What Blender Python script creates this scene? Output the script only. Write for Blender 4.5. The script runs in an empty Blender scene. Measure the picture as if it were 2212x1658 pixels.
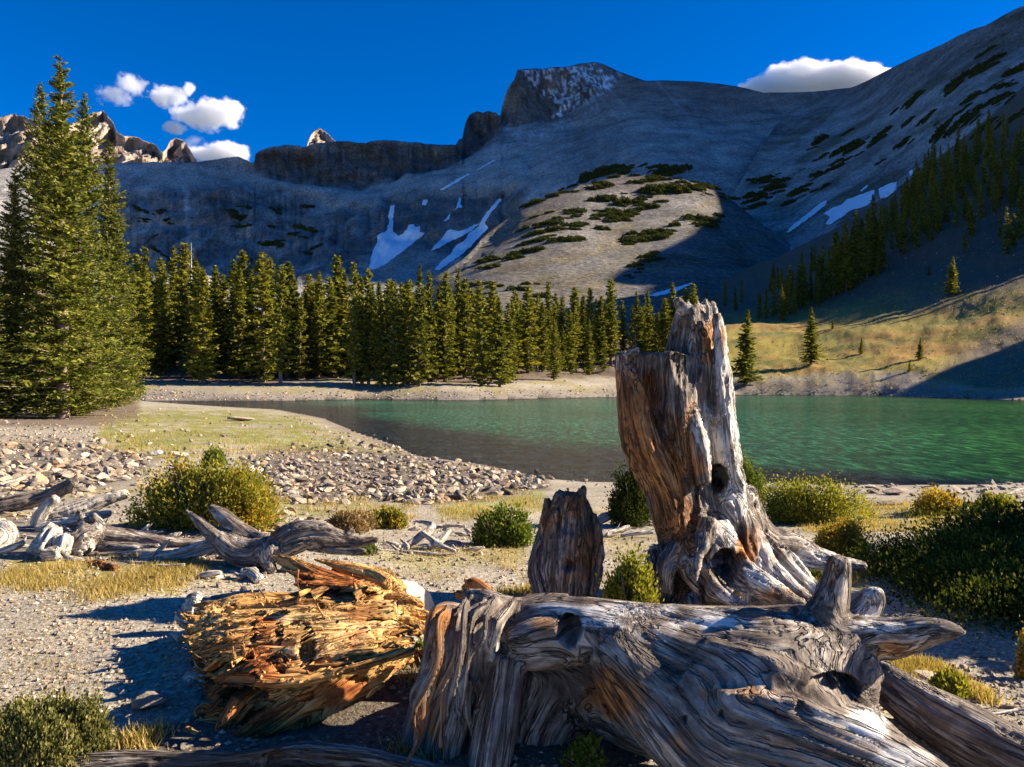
import bpy, math, random
import numpy as np
from mathutils import Vector, Matrix
from mathutils.bvhtree import BVHTree
from mathutils import geometry as mgeo

C = bpy.context.scene.collection
SC = bpy.context.scene
R = math.radians

# ------------------------------------------------------------------ camera
F, CX, CY, CAMZ = 1700.0, 1106.0, 829.0, 2.2      # focal length and centre in sketch units (photo = 2212 units wide)
cam_d = bpy.data.cameras.new('camera')
cam_d.sensor_width = 36.0
cam_d.lens = F / 2212.0 * 36.0
cam_d.clip_start = 0.05
cam_d.clip_end = 30000
cam = bpy.data.objects.new('camera', cam_d)
cam.location = (0, 0, CAMZ)
cam.rotation_euler = (R(90), 0, 0)
C.objects.link(cam)
SC.camera = cam

# ------------------------------------------------------------------ sky, sun, exposure
SUN_AZ, SUN_EL = R(8), R(27)     # azimuth counted from +X towards +Y
w = bpy.data.worlds.new('World')
SC.world = w
w.use_nodes = True
nt = w.node_tree
nt.nodes.clear()
sky = nt.nodes.new('ShaderNodeTexSky')
sky.sky_type = 'NISHITA'
sky.sun_disc = False
sky.sun_elevation = SUN_EL
sky.sun_rotation = R(90) - SUN_AZ
sky.altitude = 3200
sky.air_density = 1.0
sky.dust_density = 0.7
sky.ozone_density = 4.0
hs = nt.nodes.new('ShaderNodeHueSaturation')
hs.inputs['Hue'].default_value = 0.512
hs.inputs['Saturation'].default_value = 1.38
hs.inputs['Value'].default_value = 1.0
bg = nt.nodes.new('ShaderNodeBackground')
bg.inputs[1].default_value = 0.070
wo = nt.nodes.new('ShaderNodeOutputWorld')
nt.links.new(sky.outputs[0], hs.inputs['Color'])
nt.links.new(hs.outputs[0], bg.inputs[0])
nt.links.new(bg.outputs[0], wo.inputs[0])

sl = bpy.data.lights.new('sun', 'SUN')
sl.energy = 5.0
sl.angle = R(0.53)
sl.color = (1.0, 0.87, 0.70)
so = bpy.data.objects.new('sun', sl)
SUN = Vector((math.cos(SUN_EL)*math.cos(SUN_AZ), math.cos(SUN_EL)*math.sin(SUN_AZ), math.sin(SUN_EL)))
so.rotation_euler = SUN.to_track_quat('Z', 'Y').to_euler()
so.location = (40, 20, 60)
C.objects.link(so)

SC.view_settings.view_transform = 'Standard'
SC.view_settings.look = 'None'
SC.view_settings.gamma = 1.0
SC.view_settings.exposure = 1.45
SC.view_settings.use_curve_mapping = False
SC.render.engine = 'CYCLES'
SC.cycles.max_bounces = 24
SC.cycles.diffuse_bounces = 3
SC.cycles.glossy_bounces = 3
SC.cycles.transparent_max_bounces = 12
SC.cycles.volume_bounces = 24

# ------------------------------------------------------------------ helpers
def ray(dx, dy):
    return Vector(((dx-CX)/F, 1.0, -(dy-CY)/F))
def unp(dx, dy, Y):
    return Vector(((dx-CX)/F*Y, Y, CAMZ-(dy-CY)/F*Y))

def _h(ix, iy, iz, seed):
    h = (ix*374761393 + iy*668265263 + iz*2147483647 + seed*974711) & 0xffffffff
    h = ((h ^ (h >> 13)) * 1274126177) & 0xffffffff
    h = ((h ^ (h >> 16)) * 2246822519) & 0xffffffff
    return ((h ^ (h >> 15)) & 0xffffff) / float(0xffffff)
def vnoise(p, seed=0):
    p = np.asarray(p, float)
    i = np.floor(p).astype(np.int64); f = p-i; u = f*f*(3-2*f)
    x, y, z = i[..., 0], i[..., 1], i[..., 2]
    def h(a, b, c): return _h(x+a, y+b, z+c, seed)
    ux, uy, uz = u[..., 0], u[..., 1], u[..., 2]
    c00 = h(0,0,0)*(1-ux)+h(1,0,0)*ux; c10 = h(0,1,0)*(1-ux)+h(1,1,0)*ux
    c01 = h(0,0,1)*(1-ux)+h(1,0,1)*ux; c11 = h(0,1,1)*(1-ux)+h(1,1,1)*ux
    return ((c00*(1-uy)+c10*uy)*(1-uz) + (c01*(1-uy)+c11*uy)*uz)*2-1
def fbm(p, octv=4, seed=0, gain=.5):
    p = np.asarray(p, float); s = 0; a = 1.0; t = 0
    for o in range(octv):
        s = s + a*vnoise(p*(2.03**o)+o*17.3, seed+o); t += a; a *= gain
    return s/t
def ridged(p, octv=4, seed=0, gain=.5):
    p = np.asarray(p, float); s = 0; a = 1.0; t = 0
    for o in range(octv):
        s = s + a*(1-2*np.abs(vnoise(p*(2.03**o)+o*11.7, seed+o))); t += a; a *= gain
    return s/t
def sst(a, b, x):
    t = np.clip((np.asarray(x, float)-a)/(b-a), 0, 1); return t*t*(3-2*t)

class RBF:
    """smooth interpolation of scattered values"""
    def __init__(s, pts, vals, c=.05):
        s.p = np.array(pts, float); s.c = c; v = np.array(vals, float); n = len(v)
        K = np.sqrt(((s.p[:, None]-s.p[None])**2).sum(-1)+c*c)
        P = np.hstack([np.ones((n, 1)), s.p])
        A = np.zeros((n+3, n+3)); A[:n, :n] = K; A[:n, n:] = P; A[n:, :n] = P.T
        s.w = np.linalg.solve(A, np.concatenate([v, np.zeros(3)]))
    def __call__(s, q):
        q = np.asarray(q, float); sh = q.shape[:-1]; q = q.reshape(-1, 2); n = len(s.p)
        out = s.w[n] + q@s.w[n+1:]
        for k in range(n):
            out = out + s.w[k]*np.sqrt(((q-s.p[k])**2).sum(-1)+s.c**2)
        return out.reshape(sh)

def inpoly(x, y, poly):
    x = np.asarray(x, float); y = np.asarray(y, float); ins = np.zeros(x.shape, bool)
    n = len(poly)
    for k in range(n):
        x1, y1 = poly[k]; x2, y2 = poly[(k+1) % n]
        if y1 == y2: continue
        c = ((y1 > y) != (y2 > y)) & (x < (x2-x1)*(y-y1)/(y2-y1)+x1)
        ins ^= c
    return ins
def sdf(x, y, poly):
    """signed distance, negative inside"""
    x = np.asarray(x, float); y = np.asarray(y, float); d = np.full(x.shape, 1e18); n = len(poly)
    for k in range(n):
        x1, y1 = poly[k]; x2, y2 = poly[(k+1) % n]; ex, ey = x2-x1, y2-y1; L = ex*ex+ey*ey+1e-12
        t = np.clip(((x-x1)*ex+(y-y1)*ey)/L, 0, 1)
        d = np.minimum(d, (x-x1-t*ex)**2+(y-y1-t*ey)**2)
    d = np.sqrt(d)
    return np.where(inpoly(x, y, poly), -d, d)

def np_mesh(name, V, Fc, smooth=False, mats=None, mi=None):
    """V (n,3), Fc (m,k) faces of equal size, or list of such arrays"""
    me = bpy.data.meshes.new(name)
    Fs = Fc if isinstance(Fc, list) else [Fc]
    V = np.ascontiguousarray(V, dtype=np.float32)
    me.vertices.add(len(V)); me.vertices.foreach_set('co', V.ravel())
    nl = sum(f.size for f in Fs); nf = sum(len(f) for f in Fs)
    me.loops.add(nl); me.loops.foreach_set('vertex_index', np.concatenate([f.ravel() for f in Fs]).astype(np.int32))
    ls = []; tot = []; o = 0
    for f in Fs:
        k = f.shape[1]; ls.append(o+np.arange(len(f))*k); tot.append(np.full(len(f), k)); o += f.size
    me.polygons.add(nf)
    me.polygons.foreach_set('loop_start', np.concatenate(ls).astype(np.int32))
    me.polygons.foreach_set('loop_total', np.concatenate(tot).astype(np.int32))
    me.update(calc_edges=True)
    me.polygons.foreach_set('use_smooth', np.full(nf, bool(smooth)))
    if mats:
        for m in mats: me.materials.append(m)
    if mi is not None: me.polygons.foreach_set('material_index', np.asarray(mi, np.int32))
    return me
def add_col(me, name, cols):
    a = me.attributes.new(name, 'FLOAT_COLOR', 'POINT')
    c = np.ones((len(me.vertices), 4), np.float32); c[:, :cols.shape[1]] = cols
    a.data.foreach_set('color', c.ravel())
def add_f(me, name, v):
    a = me.attributes.new(name, 'FLOAT', 'POINT'); a.data.foreach_set('value', np.asarray(v, np.float32))
def add_v(me, name, v):
    a = me.attributes.new(name, 'FLOAT_VECTOR', 'POINT'); a.data.foreach_set('vector', np.asarray(v, np.float32).ravel())
def coords(me):
    a = np.empty(len(me.vertices)*3, np.float32); me.vertices.foreach_get('co', a); return a.reshape(-1, 3).astype(float)
def normals(me):
    a = np.empty(len(me.vertices)*3, np.float32); me.vertex_normals.foreach_get('vector', a); return a.reshape(-1, 3).astype(float)

def link(name, me, parent=None, label=None, cat=None, group=None, kind=None, loc=None):
    o = bpy.data.objects.new(name, me); C.objects.link(o)
    if parent: o.parent = parent
    if loc is not None: o.location = loc
    if label: o['label'] = label
    if cat: o['category'] = cat
    if group: o['group'] = group
    if kind: o['kind'] = kind
    return o
def empty(name, loc, label, cat, group=None, rz=0, sc=1):
    o = link(name, None, None, label, cat, group, None, loc); o.rotation_euler = (0, 0, rz)
    o.scale = (sc, sc, sc) if not hasattr(sc, '__len__') else sc
    o.empty_display_size = .2
    return o

# ------------------------------------------------------------------ materials
def mat(name):
    m = bpy.data.materials.new(name); m.use_nodes = True
    t = m.node_tree; t.nodes.clear()
    return m, t
class N:
    def __init__(s, t): s.t = t
    def __call__(s, typ, ins=None, **kw):
        n = s.t.nodes.new('ShaderNode'+typ)
        for k, v in kw.items(): setattr(n, k, v)
        for k, v in (ins or {}).items():
            i = n.inputs[k]
            if hasattr(v, 'is_linked') or hasattr(v, 'links'): s.t.links.new(v, i)
            else: i.default_value = v
        return n
    def ramp(s, fac, stops, interp='LINEAR'):
        n = s.t.nodes.new('ShaderNodeValToRGB'); n.color_ramp.interpolation = interp
        e = n.color_ramp.elements
        while len(e) > 1: e.remove(e[-1])
        e[0].position = stops[0][0]; e[0].color = (*stops[0][1], 1)
        for p, c in stops[1:]:
            x = e.new(p); x.color = (*c, 1)
        s.t.links.new(fac, n.inputs[0]); return n.outputs[0]
    def mix(s, f, a, b, mode='MIX'):
        n = s.t.nodes.new('ShaderNodeMix'); n.data_type = 'RGBA'; n.blend_type = mode
        for v, i in ((f, n.inputs[0]), (a, n.inputs[6]), (b, n.inputs[7])):
            if hasattr(v, 'links'): s.t.links.new(v, i)
            elif isinstance(v, tuple): i.default_value = (*v, 1)
            else: i.default_value = v
        return n.outputs[2]
    def math(s, op, a, b=0.0, c=None, clamp=False):
        n = s.t.nodes.new('ShaderNodeMath'); n.operation = op; n.use_clamp = clamp
        for v, i in ((a, 0), (b, 1), (c, 2)):
            if v is None: continue
            if hasattr(v, 'links'): s.t.links.new(v, n.inputs[i])
            else: n.inputs[i].default_value = v
        return n.outputs[0]
    def out(s, sh): 
        o = s.t.nodes.new('ShaderNodeOutputMaterial'); s.t.links.new(sh, o.inputs[0]); return o
def g3(v): return (v, v, v)
# ------------------------------------------------------------------ terrain materials
def ground_material():
    m, t = mat('ground_gravel_grass'); n = N(t)
    pos = n('NewGeometry').outputs['Position']
    col = n('Attribute', attribute_name='col').outputs['Color']
    a = n('TexNoise', {'Vector': pos, 'Scale': 28.0, 'Detail': 5.0, 'Roughness': .75}).outputs[0]
    v = n('TexVoronoi', {'Vector': pos, 'Scale': 70.0}).outputs
    b = n('TexNoise', {'Vector': pos, 'Scale': 1.7, 'Detail': 6.0, 'Roughness': .65}).outputs[0]
    c1 = n.mix(1.0, col, n.ramp(a, [(.28, g3(.35)), (.5, g3(1.0)), (.72, g3(1.65))]), 'MULTIPLY')
    c2 = n.mix(.55, c1, n.ramp(v['Color'], [(.1, g3(.45)), (.5, g3(1.0)), (.9, g3(1.6))]), 'MULTIPLY')
    c3 = n.mix(.8, c2, n.ramp(b, [(.3, g3(.7)), (.7, g3(1.25))]), 'MULTIPLY')
    bm = n('Bump', {'Height': a, 'Strength': .5, 'Distance': .02}).outputs[0]
    bm2 = n('Bump', {'Height': v['Distance'], 'Strength': .35, 'Distance': .008, 'Normal': bm}).outputs[0]
    p = n('BsdfPrincipled', {'Base Color': c3, 'Roughness': .95, 'Normal': bm2}); p.inputs['Specular IOR Level'].default_value = .1
    n.out(p.outputs[0]); return m
def rock_face_material():
    """mountain stone: vertex colour times several noise scales"""
    m, t = mat('mountain_stone'); n = N(t)
    pos = n('NewGeometry').outputs['Position']
    col = n('Attribute', attribute_name='col').outputs['Color']
    a = n('TexNoise', {'Vector': pos, 'Scale': .33, 'Detail': 8.0, 'Roughness': .8}).outputs[0]
    b = n('TexNoise', {'Vector': pos, 'Scale': .025, 'Detail': 8.0, 'Roughness': .7}).outputs[0]
    c1 = n.mix(1.0, col, n.ramp(a, [(.33, g3(.3)), (.5, g3(1.0)), (.67, g3(2.0))]), 'MULTIPLY')
    c2 = n.mix(1.0, c1, n.ramp(b, [(.33, g3(.55)), (.67, g3(1.4))]), 'MULTIPLY')
    bm = n('Bump', {'Height': a, 'Strength': 1.0, 'Distance': 3.0}).outputs[0]
    bm2 = n('Bump', {'Height': b, 'Strength': .6, 'Distance': 12.0, 'Normal': bm}).outputs[0]
    p = n('BsdfPrincipled', {'Base Color': c2, 'Roughness': .95, 'Normal': bm2}); p.inputs['Specular IOR Level'].default_value = .05
    n.out(p.outputs[0]); return m
M_ground = ground_material()
M_mtn = rock_face_material()
m, t = mat('old_snow'); n = N(t)
pos = n('NewGeometry').outputs['Position']
a = n('TexNoise', {'Vector': pos, 'Scale': .15, 'Detail': 6.0}).outputs[0]
p = n('BsdfPrincipled', {'Base Color': n.ramp(a, [(.3, (.72, .76, .82)), (.7, (.9, .92, .95))]), 'Roughness': .7})
n.out(p.outputs[0]); M_snow = m

# ------------------------------------------------------------------ lake outline
NEAR = [(-300, 872), (290, 867), (480, 879), (600, 885), (700, 904), (760, 930), (850, 960), (900, 985), (1050, 1005), (1130, 1022),
        (1190, 1042), (1300, 1052), (1480, 1055), (1650, 1050), (1800, 1060), (2000, 1068), (2212, 1055), (2500, 1050), (3000, 1000)]
FAR = [(3000, 880), (2500, 870), (2212, 865), (1900, 855), (1600, 853.5), (1300, 858), (1000, 865), (800, 862), (620, 866), (500, 867), (290, 865.5), (-300, 869)]
def gp(dx, dy, z=0.0):
    Y = (CAMZ-z)*F/(dy-CY); return ((dx-CX)/F*Y, Y)
LAKE = [gp(*q) for q in NEAR] + [gp(*q) for q in FAR]

HC = [ # (image x, distance, height above the lake) that shape the land around the lake
    (-1500, 3, .7), (-600, 3, .7), (300, 3, .7), (1100, 3, .7), (2000, 3, .7), (3500, 3, .9), (-1500, 12, .8), (0, 12, .75), (700, 12, .62), (1400, 12, .5), (2100, 12, .55), (3200, 12, .9),
    (0, 25, .6), (500, 25, .45), (-800, 30, 1.), (100, 45, .5), (350, 60, .4), (-600, 60, 1.5), (3000, 25, 1.),
    (290, 105, 1.2), (300, 125, 3.), (300, 160, 8.), (-600, 110, 4.), (-600, 200, 14.), (600, 110, 1.3), (600, 130, 3.2), (600, 165, 8.), (600, 260, 14.),
    (1000, 112, 1.2), (1000, 135, 3.0), (1000, 175, 7.), (1000, 280, 14.), (1300, 125, 1.3), (1300, 150, 3.), (1300, 195, 8.), (1300, 290, 20.),
    (1600, 135, 1.2), (1600, 160, 4.), (1580, 210, 14.5), (1560, 285, 27.), (1700, 230, 20), (1700, 290, 34.), (1750, 172, 7.2),
    (1900, 135, 1.5), (1900, 165, 8.), (1900, 200, 18.), (1900, 290, 50.), (2212, 128, 2.), (2212, 150, 8.), (2212, 195, 28.), (2212, 250, 50.), (2212, 320, 110.),
    (2500, 130, 8.), (2500, 180, 28.), (3500, 90, 8.), (3600, 60, 4.)]
def sunpt(u, s, h):
    "a place off to the right given in sun coordinates: u across the light, s along it, h height of the grazing ray"
    ca, sa = math.cos(SUN_AZ), math.sin(SUN_AZ); x = -u*sa+s*ca; y = u*ca+s*sa; z = h+s*math.tan(SUN_EL)
    return (CX+F*x/y, y, z)
HCU = [(60, 180, -50), (95, 180, -46), (116, 185, -44), (130, 195, -45), (142, 200, -53), (153, 215, -63), (163, 230, -66), (169, 252, -66), (174, 230, -61), (183, 258, -49), (193, 265, -45), (206, 275, -43), (228, 280, -30), (250, 300, -12), (275, 320, 2), (305, 340, 8), (335, 350, 8), (130, 290, -80), (170, 320, -95), (210, 370, -80), (100, 340, -130), (250, 390, -70)]
HC += [sunpt(*q) for q in HCU]  # unseen land off to the right, shaped to cast shade on the slope
_h = _h
HR = RBF([(a/1000.0, math.log(b)) for a, b, c in HC], [math.asinh(c/2.0) for a, b, c in HC], c=.12)
def ground_z(x, y):
    x = np.asarray(x, float); y = np.asarray(y, float)
    yy = np.maximum(y, 2.0); dx = np.clip(CX+F*x/np.maximum(yy, np.abs(x)*.35), -1800, 4600)
    H = np.sinh(np.clip(HR(np.stack([dx/1000.0, np.log(yy)], -1)), .1, 6))*2.0
    H = H*(1-.9*sst(440, 690, np.hypot(x, y)))
    d = sdf(x, y, LAKE)
    wd = np.clip(np.hypot(x, y)*.10, 2.5, 14)
    s = np.clip(d/wd, 0, 1); s = s*(2-s)
    r = np.hypot(x, y)
    P = np.stack([x, y, np.zeros_like(x)], -1)
    rough = fbm(P*.35, 3, 5)*.05 + fbm(P*1.7, 3, 9)*.018
    rough = rough + fbm(P*.06, 4, 15)*sst(100, 200, r)*1.8 + ridged(P*.25, 3, 25)*sst(100, 180, r)*.35
    out = H*s + rough*sst(0, 3, d)
    bed = -.05-1.2*(1-np.exp(-np.maximum(-d, 0)/14.0)) + fbm(P*1.2, 3, 4)*.03
    return np.where(d > 0, np.maximum(out, .012), bed), d

# colours of the ground, by places found in the photograph
G_SOIL_SHADE = [([(520, 985), (640, 968), (760, 970), (900, 985), (1060, 1010), (1180, 1032), (1190, 1058), (1000, 1088), (900, 1095), (800, 1084), (640, 1096), (560, 1055)], (.13, .105, .08)),
          ([(0, 960), (120, 950), (225, 965), (340, 990), (300, 1040), (180, 1065), (0, 1065)], (.17, .14, .11)), ([(-200, 880), (200, 880), (300, 860), (300, 905), (200, 925), (0, 925), (-200, 930)], (.15, .11, .08)),
          ([(380, 1560), (560, 1500), (760, 1440), (900, 1400), (1100, 1400), (1350, 1500), (1420, 1700), (100, 1720), (230, 1620)], (.075, .06, .045)), ([(0, 1120), (500, 1160), (560, 1220), (400, 1225), (0, 1200)], (.17, .14, .11))]  # first polygon: dark humus that also paints deeper shade around the log
G_GRASS = [  # (polygon, colour, softness)
    ([(210, 880), (480, 884), (640, 892), (700, 925), (780, 960), (880, 985), (700, 985), (520, 975), (330, 990), (215, 960)], (.215, .215, .05)),
    ([(0, 1195), (150, 1190), (300, 1205), (420, 1235), (380, 1285), (240, 1280), (100, 1255), (0, 1260)], (.32, .25, .07)),
    ([(930, 1085), (1180, 1055), (1190, 1100), (1080, 1115), (960, 1125)], (.26, .27, .09)),
    ([(600, 1030), (780, 1040), (900, 1080), (700, 1120), (560, 1110)], (.27, .24, .09)),
    ([(780, 1200), (900, 1190), (1130, 1180), (1140, 1215), (900, 1240)], (.29, .25, .11)),
    ([(1690, 1100), (1800, 1090), (2100, 1080), (2212, 1090), (1950, 1140), (1760, 1150)], (.32, .28, .12)),
    ([(1640, 1240), (1760, 1200), (1870, 1190), (1880, 1240), (1700, 1300)], (.22, .22, .07)),
    ([(0, 1500), (130, 1510), (230, 1560), (240, 1640), (0, 1658)], (.30, .25, .08)),
    ([(500, 840), (1150, 845), (1330, 842), (1330, 850), (900, 858), (600, 858)], (.36, .30, .12)),
]
def ground_colour(x, y, z, d):
    n = len(x)
    Yc = np.maximum(y, .3); px = CX+F*x/Yc; py = CY-F*(z-CAMZ)/Yc
    infront = y > .8
    P = np.stack([x, y, z], -1)
    gravel = np.array([.345, .30, .225])
    col = np.tile(gravel, (n, 1))
    def blend(f, c):
        nonlocal col
        col = col*(1-f[:, None]) + np.array(c)*f[:, None]
    # thin dry grass patches over the gravel
    f = sst(.05, .35, fbm(P*.9, 4, 31)) * .7; blend(f*(np.hypot(x, y) < 60), (.29, .23, .09))
    for poly, c in G_GRASS:
        dd = sdf(px, py, poly)
        f = sst(10, -14, dd + fbm(P*1.3, 3, 41)*22)*infront*sst(-.45, .1, fbm(P*2.2, 4, 47)+.5*fbm(P*.5, 2, 48))
        blend(f*.9, c)
    for poly, c in G_SOIL_SHADE:
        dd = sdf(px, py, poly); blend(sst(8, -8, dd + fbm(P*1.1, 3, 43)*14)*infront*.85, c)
    # wet and muddy near the lake
    blend(sst(1.2, .1, d)*(d > 0)*.6, (.16, .13, .09))
    # far shore
    r = np.hypot(x, y)
    farw = sst(88, 96, y)
    blend(farw*sst(9, 4, d)*(d > 0), (.25, .215, .17))
    blend(farw*sst(.2, .6, fbm(P*.25, 3, 3)+.3)*sst(2, 5, d)*.7, (.27, .225, .08))
    forest = farw*sst(12, 20, d)*sst(1500, 1380, px); blend(forest, (.16, .12, .085))
    # right hand meadow slope: gold, rust and green
    slope = sst(1380, 1520, px)*sst(7, 12, d)*sst(118, 128, y)
    blend(slope, (.30, .235, .055))
    blend(slope*sst(.0, .25, fbm(P*np.array([.05, .12, .3]), 4, 61))*.6, (.33, .17, .06))
    blend(slope*sst(.0, .25, fbm(P*np.array([.09, .12, .3]), 4, 71)-.05)*.7, (.16, .165, .05))
    blend(slope*sst(9, 22, z-(y-130)*.08)*sst(.0, .3, fbm(P*.1, 4, 72)+.12), (.22, .16, .10))
    blend(slope*sst(25, -25, sdf(px, py, [(2260, 660), (2080, 760), (1950, 850), (2300, 870)]))*.9, (.17, .14, .105))  # stony tone that also darkens the shaded lower corner by colour
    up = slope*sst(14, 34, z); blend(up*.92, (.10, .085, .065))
    pass
    # lake bed
    blend((d < 0)*1.0, (.032, .030, .026))
    blend((d < 0)*sst(.1, .5, vnoise(P*3.5, 8))*.6, (.15, .135, .11))
    col *= (1+.25*fbm(P*.5, 3, 12))[:, None]
    return np.clip(col, .01, .9)

def build_ground():
    fov = np.concatenate([np.linspace(-1900, -80, 60, endpoint=False), np.linspace(-80, 2290, 660, endpoint=False), np.linspace(2290, 5200, 110)])
    ang = np.arctan((fov-CX)/F)            # 0 = straight ahead, positive right
    back = np.linspace(ang[-1], ang[0]+2*math.pi, 40)[1:-1]
    ang = np.concatenate([ang, back]); nc = len(ang)
    rr = [.02, .4, .8]
    dyv = np.concatenate([np.linspace(2200, 1690, 24), np.linspace(1680, 900, 300), np.linspace(897, 850, 48)])
    rr += list(1.5*F/(dyv-CY)); rr += list(np.geomspace(rr[-1]*1.02, 420, 110)); rr = np.array(rr); nr = len(rr)
    A, RR = np.meshgrid(ang, rr, indexing='ij')
    # columns run along constant image x; rows are depths
    cosA = np.where(np.abs(A) < 1.25, np.cos(A), 1.0); rad = np.where(np.abs(A) < 1.25, RR/np.maximum(cosA, .3), RR/.32)
    rad = np.where(np.abs(A) < 1.25, np.minimum(rad, RR/.32), rad)
    x = np.sin(A)*rad; y = np.cos(A)*rad
    z, d = ground_z(x.ravel(), y.ravel())
    x = x.ravel(); y = y.ravel()
    # behind the far crest the land falls away again
    i = np.arange(nc)[:, None]*nr; j = np.arange(nr-1)[None]
    i2 = ((np.arange(nc)+1) % nc)[:, None]*nr
    Fc = np.stack([i+j, i+j+1, i2+j+1, i2+j], -1).reshape(-1, 4)[:, ::-1]
    Fc = Fc[:, ::-1]
    me = np_mesh('ground', np.stack([x, y, z], -1), Fc, True, [M_ground])
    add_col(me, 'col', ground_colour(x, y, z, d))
    nn = normals(me)
    if nn[:, 2].mean() < 0: me.flip_normals()
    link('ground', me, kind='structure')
    return me
GME = build_ground()

# ------------------------------------------------------------------ lake water
def build_lake():
    dxs = np.linspace(-350, 3050, 640); dys = np.concatenate([np.linspace(849, 900, 60), np.linspace(901, 1085, 90)])
    A, B = np.meshgrid(dxs, dys, indexing='ij'); Y = CAMZ*F/(B-CY); X = (A-CX)/F*Y
    nr = len(dys); x = X.ravel(); y = Y.ravel()
    i = np.arange(len(dxs)-1)[:, None]*nr; j = np.arange(nr-1)[None]
    Fc = np.stack([i+j, i+j+1, i+nr+j+1, i+nr+j], -1).reshape(-1, 4)
    d = sdf(x, y, LAKE)
    keep = (d < 1.5)[Fc].any(1)
    me = np_mesh('lake', np.stack([x, y, np.zeros_like(x)], -1), Fc[keep], True)
    if normals(me)[:, 2].mean() < 0: me.flip_normals()
    # drop-off line of the pale deep basin
    edge = np.interp(A.ravel(), [-300, 480, 620, 700, 850, 1000, 1200, 1340, 1600, 1800, 2212, 3000], [856, 860, 866, 874, 908, 936, 958, 975, 1003, 1018, 1040, 1036])
    wob = fbm(np.stack([x*.5, y*.15, 0*x], -1), 3, 2)*14
    deep = sst(14, -14, B.ravel()+wob-edge)
    farsh = sst(0, 13, -d)*sst(-0, 1, 1); farsh = np.where(y > 60, farsh, 1)
    add_f(me, 'deep', deep*farsh)
    add_f(me, 'right', sst(1500, 2300, A.ravel()))
    m, t = mat('lake_water'); n = N(t)
    pos = n('NewGeometry').outputs['Position']
    mp = n('Mapping', {'Vector': pos, 'Scale': (1.0, 1.6, 1.0)}).outputs[0]
    mq = n('Mapping', {'Vector': pos, 'Scale': (1.2, .28, 1.0)}).outputs[0]
    w1 = n('TexNoise', {'Vector': mq, 'Scale': 3.0, 'Detail': 8.0, 'Roughness': .78, 'Distortion': .5}).outputs[0]
    w2 = n('TexNoise', {'Vector': mp, 'Scale': .5, 'Detail': 4.0, 'Roughness': .6}).outputs[0]
    bm = n('Bump', {'Height': w1, 'Strength': 1.0, 'Distance': .04}).outputs[0]
    bm = n('Bump', {'Height': w2, 'Strength': .6, 'Distance': .07, 'Normal': bm}).outputs[0]
    deepn = n('Attribute', attribute_name='deep').outputs['Fac']; rt = n('Attribute', attribute_name='right').outputs['Fac']
    big = n('TexNoise', {'Vector': pos, 'Scale': .05, 'Detail': 3.0}).outputs[0]
    c1 = n.mix(rt, (.017, .092, .056), (.022, .076, .016))
    c1 = n.mix(n.math('MULTIPLY', n.ramp(big, [(.4, g3(0)), (.65, g3(1))]), .6), c1, (.005, .030, .010))
    c1 = n.mix(1.0, c1, n.ramp(w1, [(.38, g3(.3)), (.5, g3(.85)), (.58, g3(2.0)), (.64, g3(3.6))]), 'MULTIPLY')  # ripple glints painted into the water colour
    c1 = n.mix(deepn, n.mix(1.0, (.014, .024, .030), n.ramp(w1, [(.4, g3(.2)), (.52, g3(.9)), (.62, g3(4))]), 'MULTIPLY'), c1)
    body = n('BsdfDiffuse', {'Color': c1, 'Normal': bm}).outputs[0]
    clear = n('BsdfTransparent', {'Color': (.34, .46, .50, 1)}).outputs[0]
    sub = n('MixShader', {0: n.math('MULTIPLY_ADD', deepn, .6, .38), 1: clear, 2: body}).outputs[0]
    fr = n('Fresnel', {'IOR': 1.33, 'Normal': bm}).outputs[0]
    gl = n('BsdfGlossy', {'Color': (.95, .95, .95, 1), 'Roughness': .06, 'Normal': bm}).outputs[0]
    sh = n('MixShader', {0: n.math('MULTIPLY', fr, .5), 1: sub, 2: gl}).outputs[0]
    n.out(sh); me.materials.append(m)
    link('lake', me, kind='structure')
build_lake()

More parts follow.
